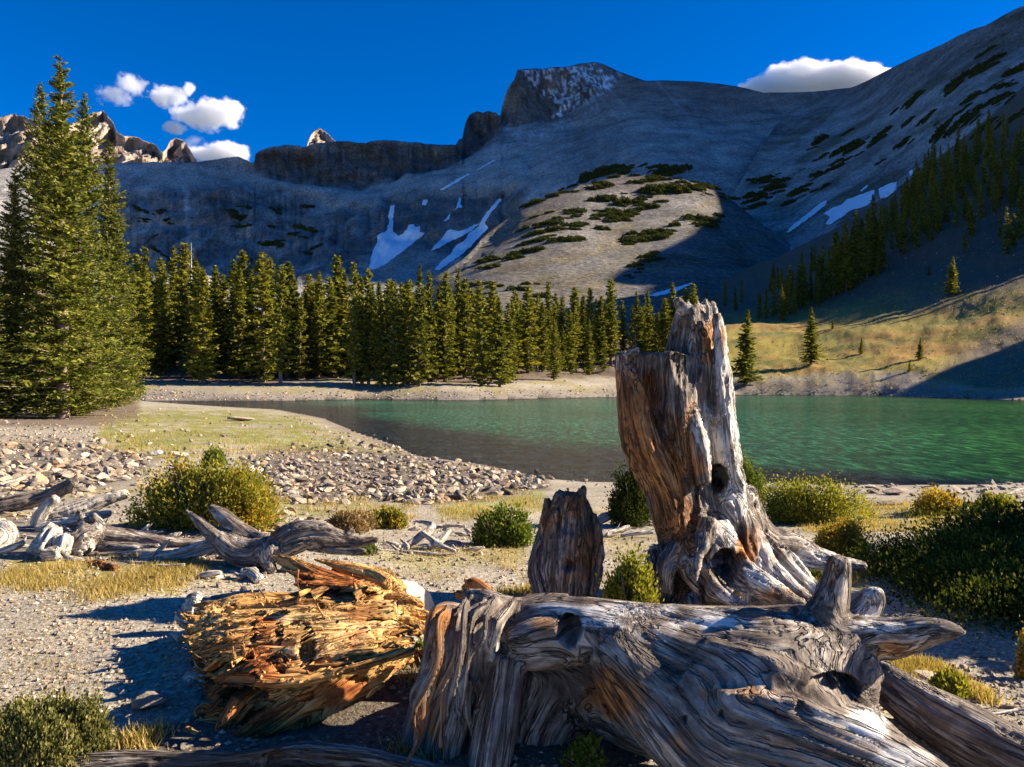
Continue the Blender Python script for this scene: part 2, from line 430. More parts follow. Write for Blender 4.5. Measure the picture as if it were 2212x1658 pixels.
# ------------------------------------------------------------------ mountains
SURF = {}
def bvh_of(me):
    V = coords(me); n = len(me.polygons); fc = [tuple(p.vertices) for p in me.polygons]
    return BVHTree.FromPolygons([tuple(v) for v in V], fc)
def mountain(name, crest, bottom, ctrl, step, rows, colf, cn=(0, 0), amp=6., scale=60., ridge=.5, xr=(-700, 2900), back=.8, jag=1.5, backlen=400, rblock=None):
    """a slope seen from the lake: crest and foot outlines with the real distance of its parts"""
    lo = np.arange(xr[0], -60, step*6.); hi = np.arange(2280, xr[1], step*6.)
    a0 = max(xr[0], -60); a1 = min(xr[1], 2280)
    dx = np.concatenate([lo, np.arange(a0, a1, step), hi]); nc = len(dx)
    rb = RBF([(a/500., b/500.) for a, b, c in ctrl], [math.log(c) for a, b, c in ctrl], c=.15)
    cr = np.interp(dx, [q[0] for q in crest], [q[1] for q in crest])
    jg = fbm(np.stack([dx*.06, 0*dx, 0*dx], -1), 5, 3, .65)*jag*2.2
    if isinstance(cn, list): jg = jg*np.interp(dx, [q[0] for q in cn], [q[1] for q in cn])
    cr = cr+jg
    bo = np.interp(dx, [q[0] for q in bottom], [q[1] for q in bottom]); bo = np.maximum(bo, cr+2)
    t = np.linspace(0, 1, rows)
    DY = cr[:, None]*(1-t)+bo[:, None]*t; DX = np.repeat(dx[:, None], rows, 1)
    Y = np.exp(rb(np.stack([DX/500., DY/500.], -1)))
    X = (DX-CX)/F*Y; Z = CAMZ-(DY-CY)/F*Y
    P = np.stack([X, Y, Z], -1)
    # relief: pushes the surface nearer or farther; fades at the crest so that the outline keeps
    edge = sst(0, .06, t)[None, :]*.85+.15
    mod, Pn = colf(DX, DY, P)
    amp_ = amp*mod
    disp = (ridge*ridged(Pn/scale, 5, 7, .55)+(1-ridge)*fbm(Pn/scale, 5, 17, .55))*amp_*edge
    disp = np.asarray(disp)
    Y2 = Y+disp*1.6; X2 = (DX-CX)/F*Y2; Z2 = Z - disp*.25*edge
    V = np.stack([X2, Y2, Z2], -1)
    # far side of the crest
    nb = 10; bk = []
    for k in range(1, nb+1):
        q = V[:, 0].copy(); s = (k/nb)**1.5*backlen; dirv = np.stack([(dx-CX)/F, np.ones(nc)], -1)
        q[:, 1] += s; q[:, 0] += s*dirv[:, 0]*1.0; q[:, 2] -= s*back+ (k == 1)*0; bk.append(q)
    V = np.concatenate([np.stack(bk[::-1], 1), V], 1); rt = rows+nb
    Fc = None
    i = np.arange(nc-1)[:, None]*rt; j = np.arange(rt-1)[None]
    Fc = np.stack([i+j, i+j+1, i+rt+j+1, i+rt+j], -1).reshape(-1, 4)
    me = np_mesh(name, V.reshape(-1, 3), Fc, True, [M_mtn])
    col = colf.color(DX, DY, V[:, nb:]); col = np.concatenate([np.repeat(col[:, :1], nb, 1), col], 1)
    add_col(me, 'col', col.reshape(-1, 3))
    o = link(name, me, kind='structure')
    V2 = V.reshape(-1, 3)
    SURF[name] = BVHTree.FromPolygons(V2.tolist(), Fc.tolist())
    SURF[name+'_o'] = o
    return o

class Cliff:
    def __call__(s, DX, DY, P):
        cliffy = np.zeros_like(DX)
        for poly, k in s.zones: cliffy = np.maximum(cliffy, k*sst(12, -12, sdf(DX, DY, poly)))
        Pn = P.copy(); Pn[..., 2] = P[..., 2]*(.25+0*cliffy); Pn[..., 1] = P[..., 1]*.5
        return .22+cliffy, Pn

class Head(Cliff):
    zones = [([(548, 330), (720, 300), (985, 310), (1000, 230), (1085, 235), (1085, 290), (980, 350), (780, 400), (560, 380)], 1.0),
             ([(1080, 250), (1115, 150), (1150, 140), (1230, 140), (1290, 200), (1200, 250), (1090, 275)], .8),
             ([(240, 420), (600, 400), (830, 450), (830, 560), (700, 620), (240, 600)], .55), ([(830, 420), (1140, 400), (1100, 560), (820, 520)], .45)]
    def color(s, DX, DY, V):
        P = V
        base = np.ones(DX.shape+(3,))*np.array([.42, .395, .36])
        def bl(f, c):
            nonlocal base; base = base*(1-f[..., None])+np.array(c)*f[..., None]
        big = fbm(P/np.array([120, 120, 60.]), 4, 4)
        bl(sst(-.1, .4, big)*.6, (.22, .20, .185))
        # dark cliff bands
        bl(sst(10, -10, sdf(DX, DY, s.zones[0][0]))*.85, (.115, .095, .082))
        bl(sst(6, -6, sdf(DX, DY, s.zones[1][0]))*.85, (.125, .10, .085))
        bl(sst(16, -16, sdf(DX, DY, s.zones[2][0]))*.6*sst(-.3, .3, fbm(P/40., 4, 9)), (.10, .095, .085))
        bl(sst(16, -16, sdf(DX, DY, s.zones[3][0]))*.7, (.13, .115, .10))
        vs = fbm(np.stack([DX/4.5, DY/55., 0*DX], -1), 4, 51); hb = fbm(np.stack([DX/70.+DY/40., (DY+DX*.05)/4.5, 0*DX], -1), 4, 52)
        zc = np.maximum(sst(10, -10, sdf(DX, DY, s.zones[2][0])), sst(8, -8, sdf(DX, DY, s.zones[0][0])))
        vs = vs*.6+.6*fbm(P/np.array([60, 60, 25.]), 5, 53, .65); bl(zc*sst(.0, .35, vs)*.55, (.06, .052, .047)); bl(zc*sst(.05, .4, -vs)*.35, (.36, .33, .30)); bl(zc*sst(.1, .4, hb)*.35, (.34, .31, .28))
        bl(sst(6, -6, np.minimum(sdf(DX, DY, s.zones[0][0]), sdf(DX, DY, s.zones[1][0])))*sst(.02, .3, hb)*.6, (.06, .045, .038))
        # reddish upper talus and saddle
        bl(sst(60, -40, DY-np.interp(DX, [1080, 1300, 1400, 1560, 1760], [300, 250, 215, 250, 260]))*sst(1080, 1200, DX)*.75, (.215, .155, .125))
        bl(sst(20, -20, sdf(DX, DY, [(1080, 310), (1200, 270), (1260, 265), (1200, 300), (1090, 350)]))*.5, (.40, .38, .36))
        # pale gravel streaks running down
        st = fbm(np.stack([(DX-DY*.9)/9., DY/120., 0*DX], -1), 3, 21)
        bl(sst(.1, .5, st)*sst(960, 1100, DX)*.35, (.44, .41, .37)); bl(sst(-.2, .5, fbm(P/90., 4, 66))*sst(1150, 1300, DX)*sst(200, 260, DY)*.5, (.44, .42, .39))
        gl = np.abs(DX-np.interp(DY, [380, 420, 470, 520, 600], [385, 402, 407, 410, 425])-4*fbm(np.stack([DY*.05, DY*0, DY*0], -1), 2, 1))
        bl(sst(9, 2, gl)*(DY > 370)*.7, (.48, .47, .46))
        bl(sst(8, -8, sdf(DX, DY, [(560, 372), (800, 385), (980, 400), (880, 430), (700, 400)]))*.3, (.38, .36, .34))
        # fresh snow dust on the summit
        sn = sst(8, -10, sdf(DX, DY, [(1130, 146), (1290, 132), (1345, 158), (1320, 190), (1260, 225), (1190, 246), (1150, 262), (1200, 225), (1190, 200), (1150, 185), (1128, 160)]))
        nz = fbm(np.stack([DX/5., DY/7., 0*DX], -1), 4, 33, .7)
        bl(sn*sst(-.02, .22, nz), (.78, .82, .88))
        bl(sst(12, -5, sdf(DX, DY, [(1090, 300), (1200, 265), (1330, 200), (1300, 230), (1180, 300)]))*sst(.15, .4, nz)*.6, (.6, .64, .7))
        return base
head_crest = [(-900, 380), (-300, 372), (0, 365), (150, 352), (240, 354), (330, 350), (390, 352), (430, 350), (470, 344), (515, 339), (535, 346), (548, 353), (551, 333), (562, 324), (590, 316), (640, 312), (655, 316), (668, 311), (700, 307), (760, 305), (788, 311), (800, 304), (830, 302), (900, 307), (960, 312), (985, 313), (990, 302), (1000, 296), (1003, 270), (1014, 246), (1030, 237), (1042, 242), (1055, 238), (1072, 241), (1080, 252), (1083, 235), (1090, 208), (1100, 184), (1112, 172), (1117, 152), (1130, 149), (1180, 147), (1230, 142), (1262, 137), (1285, 134), (1305, 139), (1335, 154), (1395, 175), (1430, 174), (1500, 176), (1560, 182), (1610, 190), (1650, 201), (1700, 200), (1760, 198), (1850, 188), (2300, 170), (2900, 200)]
head_bot = [(-900, 760), (3000, 760)]
head_ctrl = [(-800, 370, 1250), (-800, 720, 700), (0, 370, 1250), (0, 500, 1050), (0, 740, 600), (240, 355, 1250), (240, 420, 1150), (240, 600, 950), (240, 740, 600), (548, 350, 1280), (548, 390, 1260), (548, 430, 1180), (548, 600, 930), (548, 740, 600),
             (800, 305, 1330), (800, 380, 1290), (800, 450, 1130), (800, 600, 880), (800, 740, 600), (985, 315, 1380), (985, 400, 1180), (985, 500, 1030), (985, 600, 850), (1100, 180, 1500), (1100, 270, 1470), (1100, 340, 1250), (1100, 500, 980),
             (1290, 137, 1600), (1240, 240, 1450), (1240, 330, 1150), (1240, 450, 900), (1400, 175, 1500), (1400, 250, 1250), (1400, 340, 980), (1400, 450, 820), (1560, 183, 1450), (1560, 250, 1250), (1560, 350, 950), (1560, 450, 800), (1560, 700, 600), (1760, 200, 1350), (1760, 350, 1050), (1760, 700, 800), (2300, 180, 1400), (2300, 600, 1100), (2900, 200, 1500), (2900, 600, 1200), (1300, 700, 600), (1000, 740, 600)]
mountain('headwall_mountain', head_crest, head_bot, head_ctrl, 3.6, 170, Head(), cn=[(-900, 1), (240, .6), (1080, 1), (1120, .6), (1350, .3), (1400, .12), (1900, .12), (3000, .2)], amp=40, scale=75, ridge=.7, jag=2.2, back=.9, xr=(-900, 2700))

class Crag(Cliff):
    zones = [([(-900, 0), (900, 0), (900, 500), (-900, 500)], 1.0)]
    def color(s, DX, DY, V):
        base = np.ones(DX.shape+(3,))*np.array([.42, .33, .26])
        f = sst(-.1, .35, fbm(V/np.array([60, 60, 90.]), 5, 14))[..., None]; base = base*(1-f)+np.array([.24, .18, .14])*f
        return base
crag_crest = [(-900, 300), (-400, 270), (-100, 262), (0, 252), (30, 246), (55, 250), (75, 262), (100, 275), (140, 268), (180, 255), (205, 240), (222, 235), (232, 250), (243, 262), (255, 285), (268, 296), (285, 292), (310, 300), (335, 312), (352, 328), (360, 318), (368, 303), (380, 298), (395, 302), (408, 318), (420, 338), (432, 352), (520, 366), (640, 345), (660, 322), (668, 296), (678, 284), (690, 276), (703, 282), (712, 294), (722, 303), (740, 320), (800, 350), (1200, 380)]
crag_ctrl = [(-900, 300, 1900), (-900, 500, 1600), (0, 250, 1950), (0, 420, 1600), (240, 250, 1950), (240, 380, 1650), (400, 300, 1900), (400, 400, 1600), (690, 280, 2100), (690, 400, 1700), (1100, 380, 2000), (1100, 480, 1700)]
mountain('crag_ridge', crag_crest, [(-900, 470), (1200, 470)], crag_ctrl, 3.0, 90, Crag(), amp=42, scale=55, ridge=.8, jag=2.6, back=1.4, backlen=250, xr=(-900, 1100))

class Spur(Cliff):
    zones = [([(900, 640), (960, 590), (1040, 505), (1100, 455), (1120, 470), (1060, 540), (1000, 600)], .5)]
    def color(s, DX, DY, V):
        base = np.ones(DX.shape+(3,))*np.array([.215, .20, .182])
        f = sst(.0, .4, fbm(V/np.array([40, 40, 10.]), 4, 24))[..., None]*.6; base = base*(1-f)+np.array([.26, .24, .22])*f
        ce = DY-np.interp(DX, [1040, 1110, 1200, 1310, 1420, 1530, 1600], [515, 460, 418, 385, 380, 402, 448]); f = (sst(46, 0, ce+fbm(V/40., 3, 91)*26)*sst(1080, 1180, DX))[..., None]*.8; base = base*(1-f)+np.array([.17, .145, .125])*f  # colour darkens towards the crest, imitating the fading sunlight
        # golden grass strips
        st = fbm(np.stack([DX/90., (DY+DX*.28)/14., 0*DX], -1), 4, 5)
        f = (sst(.05, .4, st)*.65)[..., None]; base = base*(1-f)+np.array([.25, .205, .12])*f
        f = (sst(.1, .45, fbm(np.stack([DX/50., (DY+DX*.28)/10., 0*DX+3], -1), 4, 6))*.4)[..., None]; base = base*(1-f)+np.array([.2, .18, .11])*f
        return base
spur_crest = [(700, 760), (800, 690), (880, 640), (940, 598), (985, 570), (1010, 550), (1040, 515), (1075, 485), (1110, 460), (1150, 440), (1200, 418), (1260, 400), (1310, 385), (1360, 378), (1420, 380), (1480, 388), (1530, 402), (1570, 425), (1600, 448), (1640, 480), (1750, 560), (1900, 640)]
spur_ctrl = [(700, 760, 420), (900, 640, 560), (900, 760, 380), (1040, 515, 720), (1040, 640, 470), (1040, 760, 340), (1150, 430, 800), (1200, 500, 660), (1200, 600, 520), (1200, 760, 330), (1360, 345, 900), (1360, 420, 790), (1360, 500, 680), (1360, 620, 500), (1360, 760, 330), (1530, 375, 880), (1530, 450, 760), (1530, 550, 600), (1530, 700, 380), (1750, 570, 700), (1750, 700, 400), (1900, 650, 600)]
spur_ctrl = [(a, b, c*.78) for a, b, c in spur_ctrl]
mountain('moraine_spur', spur_crest, [(700, 770), (1900, 770)], spur_ctrl, 3.2, 140, Spur(), cn=[(700, 1), (1100, 1.6), (1300, 2.6), (1600, 2.2), (1900, 1)], amp=9, scale=45, ridge=.4, jag=1.5, back=.25, backlen=120, xr=(720, 1860))

class Right(Cliff):
    zones = [([(1500, 700), (1700, 560), (1950, 440), (2212, 250), (2400, 200), (2400, 700), (1600, 760)], .25)]
    def color(s, DX, DY, V):
        base = np.ones(DX.shape+(3,))*np.array([.41, .385, .35])
        def bl(f, c):
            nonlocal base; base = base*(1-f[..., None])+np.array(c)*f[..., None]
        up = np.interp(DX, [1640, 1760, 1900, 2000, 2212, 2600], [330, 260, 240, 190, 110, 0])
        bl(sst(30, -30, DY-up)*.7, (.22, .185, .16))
        st = fbm(np.stack([DX/110., (DY+DX*.62)/12., 0*DX], -1), 4, 15)      # streaks lie along the fall of the slope
        bl(sst(.05, .4, st)*.5, (.17, .15, .12)); bl(sst(.05, .45, -st)*.4, (.42, .40, .37))
        veg = fbm(np.stack([DX/80., (DY+DX*.6)/22., 0*DX], -1), 4, 45)
        bl(sst(.08, .3, veg)*sst(1620, 1720, DX)*.55, (.10, .10, .06))
        gr = sst(1560, 1700, DX)*sst(20, -20, DY+DX*.62-1620)*sst(.1, .4, veg)
        bl(gr*.3, (.26, .22, .10))
        return base
right_crest = [(1290, 690), (1380, 622), (1440, 570), (1500, 515), (1550, 460), (1590, 410), (1630, 340), (1670, 280), (1700, 246), (1740, 222), (1790, 206), (1830, 193), (1870, 177), (1905, 158), (1935, 143), (1965, 128), (2000, 112), (2035, 96), (2065, 80), (2100, 64), (2130, 55), (2160, 38), (2185, 24), (2212, 12), (2300, 10), (2400, 10), (2480, 0), (2560, -30), (2700, -92), (2850, -125), (3000, -175), (3150, -150), (3350, 100), (3600, 250), (4400, 400)]  # past the right edge the unseen crest is shaped to shade the spur
right_ctrl = [(1300, 700, 380), (1380, 622, 480), (1500, 515, 640), (1500, 700, 400), (1590, 410, 820), (1640, 500, 650), (1700, 246, 1180), (1700, 400, 800), (1700, 550, 560), (1700, 740, 330), (1830, 195, 1200), (1830, 300, 900), (1830, 450, 620), (1830, 740, 330),
              (2000, 112, 950), (2000, 200, 800), (2000, 350, 590), (2000, 500, 470), (2000, 740, 330), (2212, 12, 790), (2212, 120, 680), (2350, 10, 690), (2350, 120, 600), (2212, 300, 440), (2212, 740, 340), (2500, 10, 600), (2500, 130, 500), (2500, 700, 350), (2600, -40, 480), (2700, -90, 455), (2850, -120, 450), (2850, 100, 430), (3000, -170, 400), (3150, -150, 370), (2900, 250, 460), (2900, 700, 350), (3600, 250, 520), (3600, 600, 360), (4400, 400, 500), (4400, 700, 360)]
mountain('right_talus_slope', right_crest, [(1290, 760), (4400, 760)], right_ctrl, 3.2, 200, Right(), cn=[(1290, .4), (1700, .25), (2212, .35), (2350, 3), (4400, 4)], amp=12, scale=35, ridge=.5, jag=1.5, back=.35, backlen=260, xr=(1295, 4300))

# unseen range added beyond the right edge to shade the bowl
def shade_range():
    hp = [(720, -200), (800, 0), (850, 120), (950, 225), (1050, 340), (1150, 455), (1250, 530), (1350, 620), (1500, 640), (1650, 620), (1800, 570), (1920, 420), (2100, 0), (2300, -400)]
    us = np.linspace(720, 2300, 100); hs_ = np.interp(us, [a for a, b in hp], [b for a, b in hp]) + fbm(np.stack([us/90., us*0, us*0], -1), 4, 8)*14
    ca, sa, te = math.cos(SUN_AZ), math.sin(SUN_AZ), math.tan(SUN_EL)
    rows = []
    for k in np.linspace(-1, 1, 31):
        s_ = us*1.2+60; top = hs_+s_*te; half = top/.62
        s2 = s_+k*half*(.12 if k < 0 else 1.0); z = top*(1-abs(k)) - 5
        P = np.stack([-us*sa+s2*ca, us*ca+s2*sa, z], -1)
        z = z + ridged(P/160., 4, 3)*30*(abs(k) > .03)*(1-abs(k))
        P[:, 2] = z
        rows.append(P)
    V = np.stack(rows, 1); nr = V.shape[1]
    i = np.arange(len(us)-1)[:, None]*nr; j = np.arange(nr-1)[None]
    Fc = np.stack([i+j, i+nr+j, i+nr+j+1, i+j+1], -1).reshape(-1, 4)
    me = np_mesh('shade_range', V.reshape(-1, 3), Fc, True, [M_mtn]); add_col(me, 'col', np.tile(np.array([.28, .25, .22]), (V.shape[0]*nr, 1)))
    link('shade_range', me, kind='structure'); SURF['shade_range'] = BVHTree.FromPolygons(V.reshape(-1, 3).tolist(), Fc.tolist())
shade_range()

SURF['ground'] = BVHTree.FromPolygons(coords(GME).tolist(), [tuple(p.vertices) for p in GME.polygons])
def hit(dx, dy, names=('ground', 'moraine_spur', 'right_talus_slope', 'headwall_mountain', 'crag_ridge')):
    o = Vector((0, 0, CAMZ)); r = ray(dx, dy).normalized(); best = None
    for nm in names:
        h = SURF[nm].ray_cast(o, r, 6000)
        if h[0] is not None and (best is None or h[3] < best[3]): best = (h[0], h[1], h[2], h[3], nm)
    return best
def gz(x, y):
    h = SURF['ground'].ray_cast(Vector((x, y, 500)), Vector((0, 0, -1)))
    return h[0].z if h[0] is not None else 0.0

# ------------------------------------------------------------------ snow fields lying on the mountains
def snow(poly, label, thick=.9):
    from mathutils.geometry import delaunay_2d_cdt
    P = [Vector(q) for q in poly]; n0 = len(P)
    rng = random.Random(len(poly)+int(poly[0][0]))
    # ragged outline
    Q = []
    for a, b in zip(P, P[1:]+P[:1]):
        L = (b-a).length; k = max(1, int(L/5))
        for i in range(k):
            q = a.lerp(b, i/k); nn = Vector((-(b-a).y, (b-a).x)).normalized()
            Q.append(q + nn*rng.uniform(-1.1, 1.1)*(i > 0))
    xs = [q.x for q in Q]; ys = [q.y for q in Q]
    X, Yg = np.meshgrid(np.arange(min(xs), max(xs), 3.5), np.arange(min(ys), max(ys), 3.5))
    X = X.ravel(); Yg = Yg.ravel()
    ins = sdf(X, Yg, [tuple(q) for q in Q]) < -1.2
    pts = Q+[Vector((a, b)) for a, b in zip(X[ins], Yg[ins])]
    vs, es, fs, *_ = delaunay_2d_cdt(pts, [], [list(range(len(Q)))], 1, 1e-4)
    out = []; host = None
    for i, v in enumerate(vs):
        h = hit(v.x, v.y); 
        if h is None: h = (unp(v.x, v.y, 900), Vector((0, -1, 0)), 0, 0, 'headwall_mountain')
        host = host or h[4]
        dpt = h[0].y*.0009*thick*(.4+.6*min(1, 1))
        nr = h[1]; 
        if nr.dot(ray(v.x, v.y)) > 0: nr = -nr
        out.append(h[0] + nr*dpt)
    me = bpy.data.meshes.new('snow_patch'); me.from_pydata([tuple(v) for v in out], [], [f for f in fs]); me.update()
    me.materials.append(M_snow)
    for p in me.polygons: p.use_smooth = True
    if sum(p.normal.y for p in me.polygons) > 0: me.flip_normals()
    link('snow_patch', me, SURF[host+'_o'], label)
SNOW = [
 ([(843,447),(853,444),(850,465),(848,490),(849,503),(862,511),(872,506),(880,497),(884,487),(893,486),(897,492),(908,490),(906,502),(918,505),(890,530),(860,552),(838,570),(806,585),(797,580),(800,560),(805,545),(815,525),(815,511),(834,500),(840,480),(840,465)], 'large snow field with a narrow chimney of snow above it'),
 ([(1080,430),(1085,433),(1062,460),(1048,483),(1056,494),(1040,510),(1020,530),(1000,550),(975,567),(950,585),(938,584),(950,570),(972,552),(985,533),(1003,520),(1012,505),(1035,490),(1045,470),(1065,445)], 'long diagonal snow strip beside the sunlit spur'),
 ([(965,500),(975,497),(990,501),(1010,495),(1024,487),(1037,484),(1018,500),(1000,511),(975,522),(952,535),(928,545),(940,530),(955,515)], 'thin snow wedge left of the diagonal strip'),
 ([(991,428),(996,430),(994,443),(1001,449),(990,450),(982,456),(987,442)], None), ([(974,463),(972,474),(962,480),(958,478),(966,470)], None), ([(914,433),(924,433),(920,445),(912,444)], None),
 ([(950,412),(975,396),(1010,377),(1016,378),(985,397),(958,412)], 'thin straight streak of snow high on the slope'), ([(1028,369),(1068,347),(1072,348),(1040,366)], None),
 ([(1786,434),(1784,444),(1764,460),(1738,480),(1704,504),(1698,503),(1720,482),(1750,460),(1770,442)], 'slanting snow strip on the right slope'),
 ([(1838,430),(1870,418),(1890,412),(1888,438),(1862,450),(1840,455),(1826,466),(1795,486),(1784,486),(1793,471),(1780,463),(1796,452),(1818,444),(1830,432)], 'largest snow field on the right slope above the firs'),
 ([(1898,410),(1922,398),(1938,394),(1938,410),(1915,428),(1902,430)], None), ([(1964,373),(1978,365),(1976,378),(1967,382)], None), ([(1858,414),(1872,402),(1876,403),(1862,416)], None),
 ([(1400,640),(1430,630),(1460,622),(1500,612),(1460,632),(1420,642)], None),
]
for poly, lab in SNOW: snow(poly, lab)
# ------------------------------------------------------------------ foliage
def leaf_mat(name, stops, rough=.6, trans=.35, scale=3.0, objvar=.25):
    m, t = mat(name); n = N(t)
    geo = n('NewGeometry'); tc = n('TexCoord').outputs['Object']
    rnd = geo.outputs['Random Per Island']
    nz = n('TexNoise', {'Vector': tc, 'Scale': scale, 'Detail': 3.0}).outputs[0]
    f = n.math('ADD', n.math('MULTIPLY', rnd, .55), n.math('MULTIPLY', nz, .55))
    c = n.ramp(f, stops)
    oi = n('ObjectInfo').outputs['Random']
    c = n.mix(objvar*2, c, n.ramp(oi, [(0, g3(.75)), (.5, (1, 1, 1)), (1, (1.25, 1.15, .9))]), 'MULTIPLY')
    d = n('BsdfDiffuse', {'Color': c}).outputs[0]
    tr = n('BsdfTranslucent', {'Color': n.mix(1.0, c, (1.3, 1.25, .6), 'MULTIPLY')}).outputs[0]
    sh = n('MixShader', {0: trans, 1: d, 2: tr}).outputs[0]
    n.out(sh); return m
M_needle = leaf_mat('spruce_needles', [(.2, (.04, .055, .012)), (.5, (.15, .16, .028)), (.8, (.31, .29, .05))], trans=.35, scale=.5, objvar=.4)
M_needle_near = leaf_mat('fir_needles', [(.2, (.026, .042, .010)), (.48, (.095, .12, .022)), (.8, (.27, .26, .05))], trans=.3, scale=.6)
M_krumm = leaf_mat('low_pine_needles', [(.2, (.03, .04, .012)), (.8, (.09, .10, .03))], trans=.2, scale=.4)
M_willow = leaf_mat('willow_leaves', [(.15, (.07, .09, .015)), (.45, (.21, .23, .04)), (.65, (.37, .32, .05)), (.85, (.55, .30, .05))], trans=.4, scale=2.5, objvar=.1)
M_yellowgreen = leaf_mat('yellow_green_leaves', [(.15, (.07, .09, .012)), (.5, (.23, .24, .035)), (.85, (.42, .37, .06))], trans=.4, scale=2.5, objvar=.1)
M_golden = leaf_mat('golden_leaves', [(.15, (.13, .12, .02)), (.5, (.36, .27, .045)), (.85, (.55, .36, .07))], trans=.4, scale=3, objvar=.1)
M_dark = leaf_mat('dark_green_leaves', [(.15, (.012, .020, .006)), (.5, (.036, .055, .011)), (.85, (.15, .165, .035))], trans=.3, scale=3, objvar=.1)
M_green = leaf_mat('green_leaves', [(.15, (.045, .075, .012)), (.5, (.12, .17, .03)), (.85, (.24, .27, .05))], trans=.4, scale=3, objvar=.1)
M_dry = leaf_mat('dry_reddish_twigs', [(.15, (.12, .09, .03)), (.5, (.28, .19, .09)), (.85, (.40, .28, .14))], trans=.25, scale=3, objvar=.1)
M_grass = leaf_mat('dry_grass', [(.15, (.16, .13, .03)), (.5, (.40, .30, .09)), (.85, (.62, .48, .2))], trans=.35, scale=1, objvar=.0)
def bark_mat(name, lo, hi):
    m, t = mat(name); n = N(t)
    tc = n('TexCoord').outputs['Object']; mp = n('Mapping', {'Vector': tc, 'Scale': (1, 1, .25)}).outputs[0]
    a = n('TexNoise', {'Vector': mp, 'Scale': 9.0, 'Detail': 6.0, 'Roughness': .7}).outputs[0]
    p = n('BsdfPrincipled', {'Base Color': n.ramp(a, [(.3, lo), (.7, hi)]), 'Roughness': .9, 'Normal': n('Bump', {'Height': a, 'Strength': .8, 'Distance': .05}).outputs[0]})
    n.out(p.outputs[0]); return m
M_bark = bark_mat('grey_brown_bark', (.06, .045, .035), (.24, .18, .13))
M_bark2 = bark_mat('tan_bark', (.10, .07, .05), (.42, .30, .20))
M_snag = bark_mat('bleached_dead_wood', (.28, .25, .22), (.62, .58, .52))

def tube_np(pts, rad, k=6):
    pts = np.array(pts, float); n = len(pts); T = np.gradient(pts, axis=0); T /= np.linalg.norm(T, axis=1)[:, None]+1e-9
    up = np.array([.3, .2, 1.]) if abs(T[0, 2]) < .9 else np.array([1., .1, 0]); V = []
    for i in range(n):
        a = np.cross(T[i], up); a /= np.linalg.norm(a)+1e-9; b = np.cross(T[i], a)
        th = np.arange(k)*2*math.pi/k
        V.append(pts[i]+rad[i]*(np.cos(th)[:, None]*a+np.sin(th)[:, None]*b))
    V = np.concatenate(V); Fc = []
    for i in range(n-1):
        for j in range(k):
            Fc.append((i*k+j, i*k+(j+1) % k, (i+1)*k+(j+1) % k, (i+1)*k+j))
    return V, np.array(Fc)
def join_np(parts):
    Vs = []; Fs = []; o = 0
    for V, Fc in parts: Vs.append(V); Fs.append(Fc+o); o += len(V)
    return np.concatenate(Vs), np.concatenate(Fs)

def tris(P, D, W, L, rng, lift=.0):
    """slim kite-shaped sprays at P pointing along D"""
    n = len(P); S = np.cross(D, rng.normal(size=(n, 3))); S /= np.linalg.norm(S, axis=1)[:, None]+1e-9
    a = P; b = P+D*(L*.45)[:, None]+S*W[:, None]; c = P+D*L[:, None]; d = P+D*(L*.45)[:, None]-S*W[:, None]
    V = np.stack([a, b, c, d], 1).reshape(-1, 3)
    return V, np.arange(n*4).reshape(-1, 4)

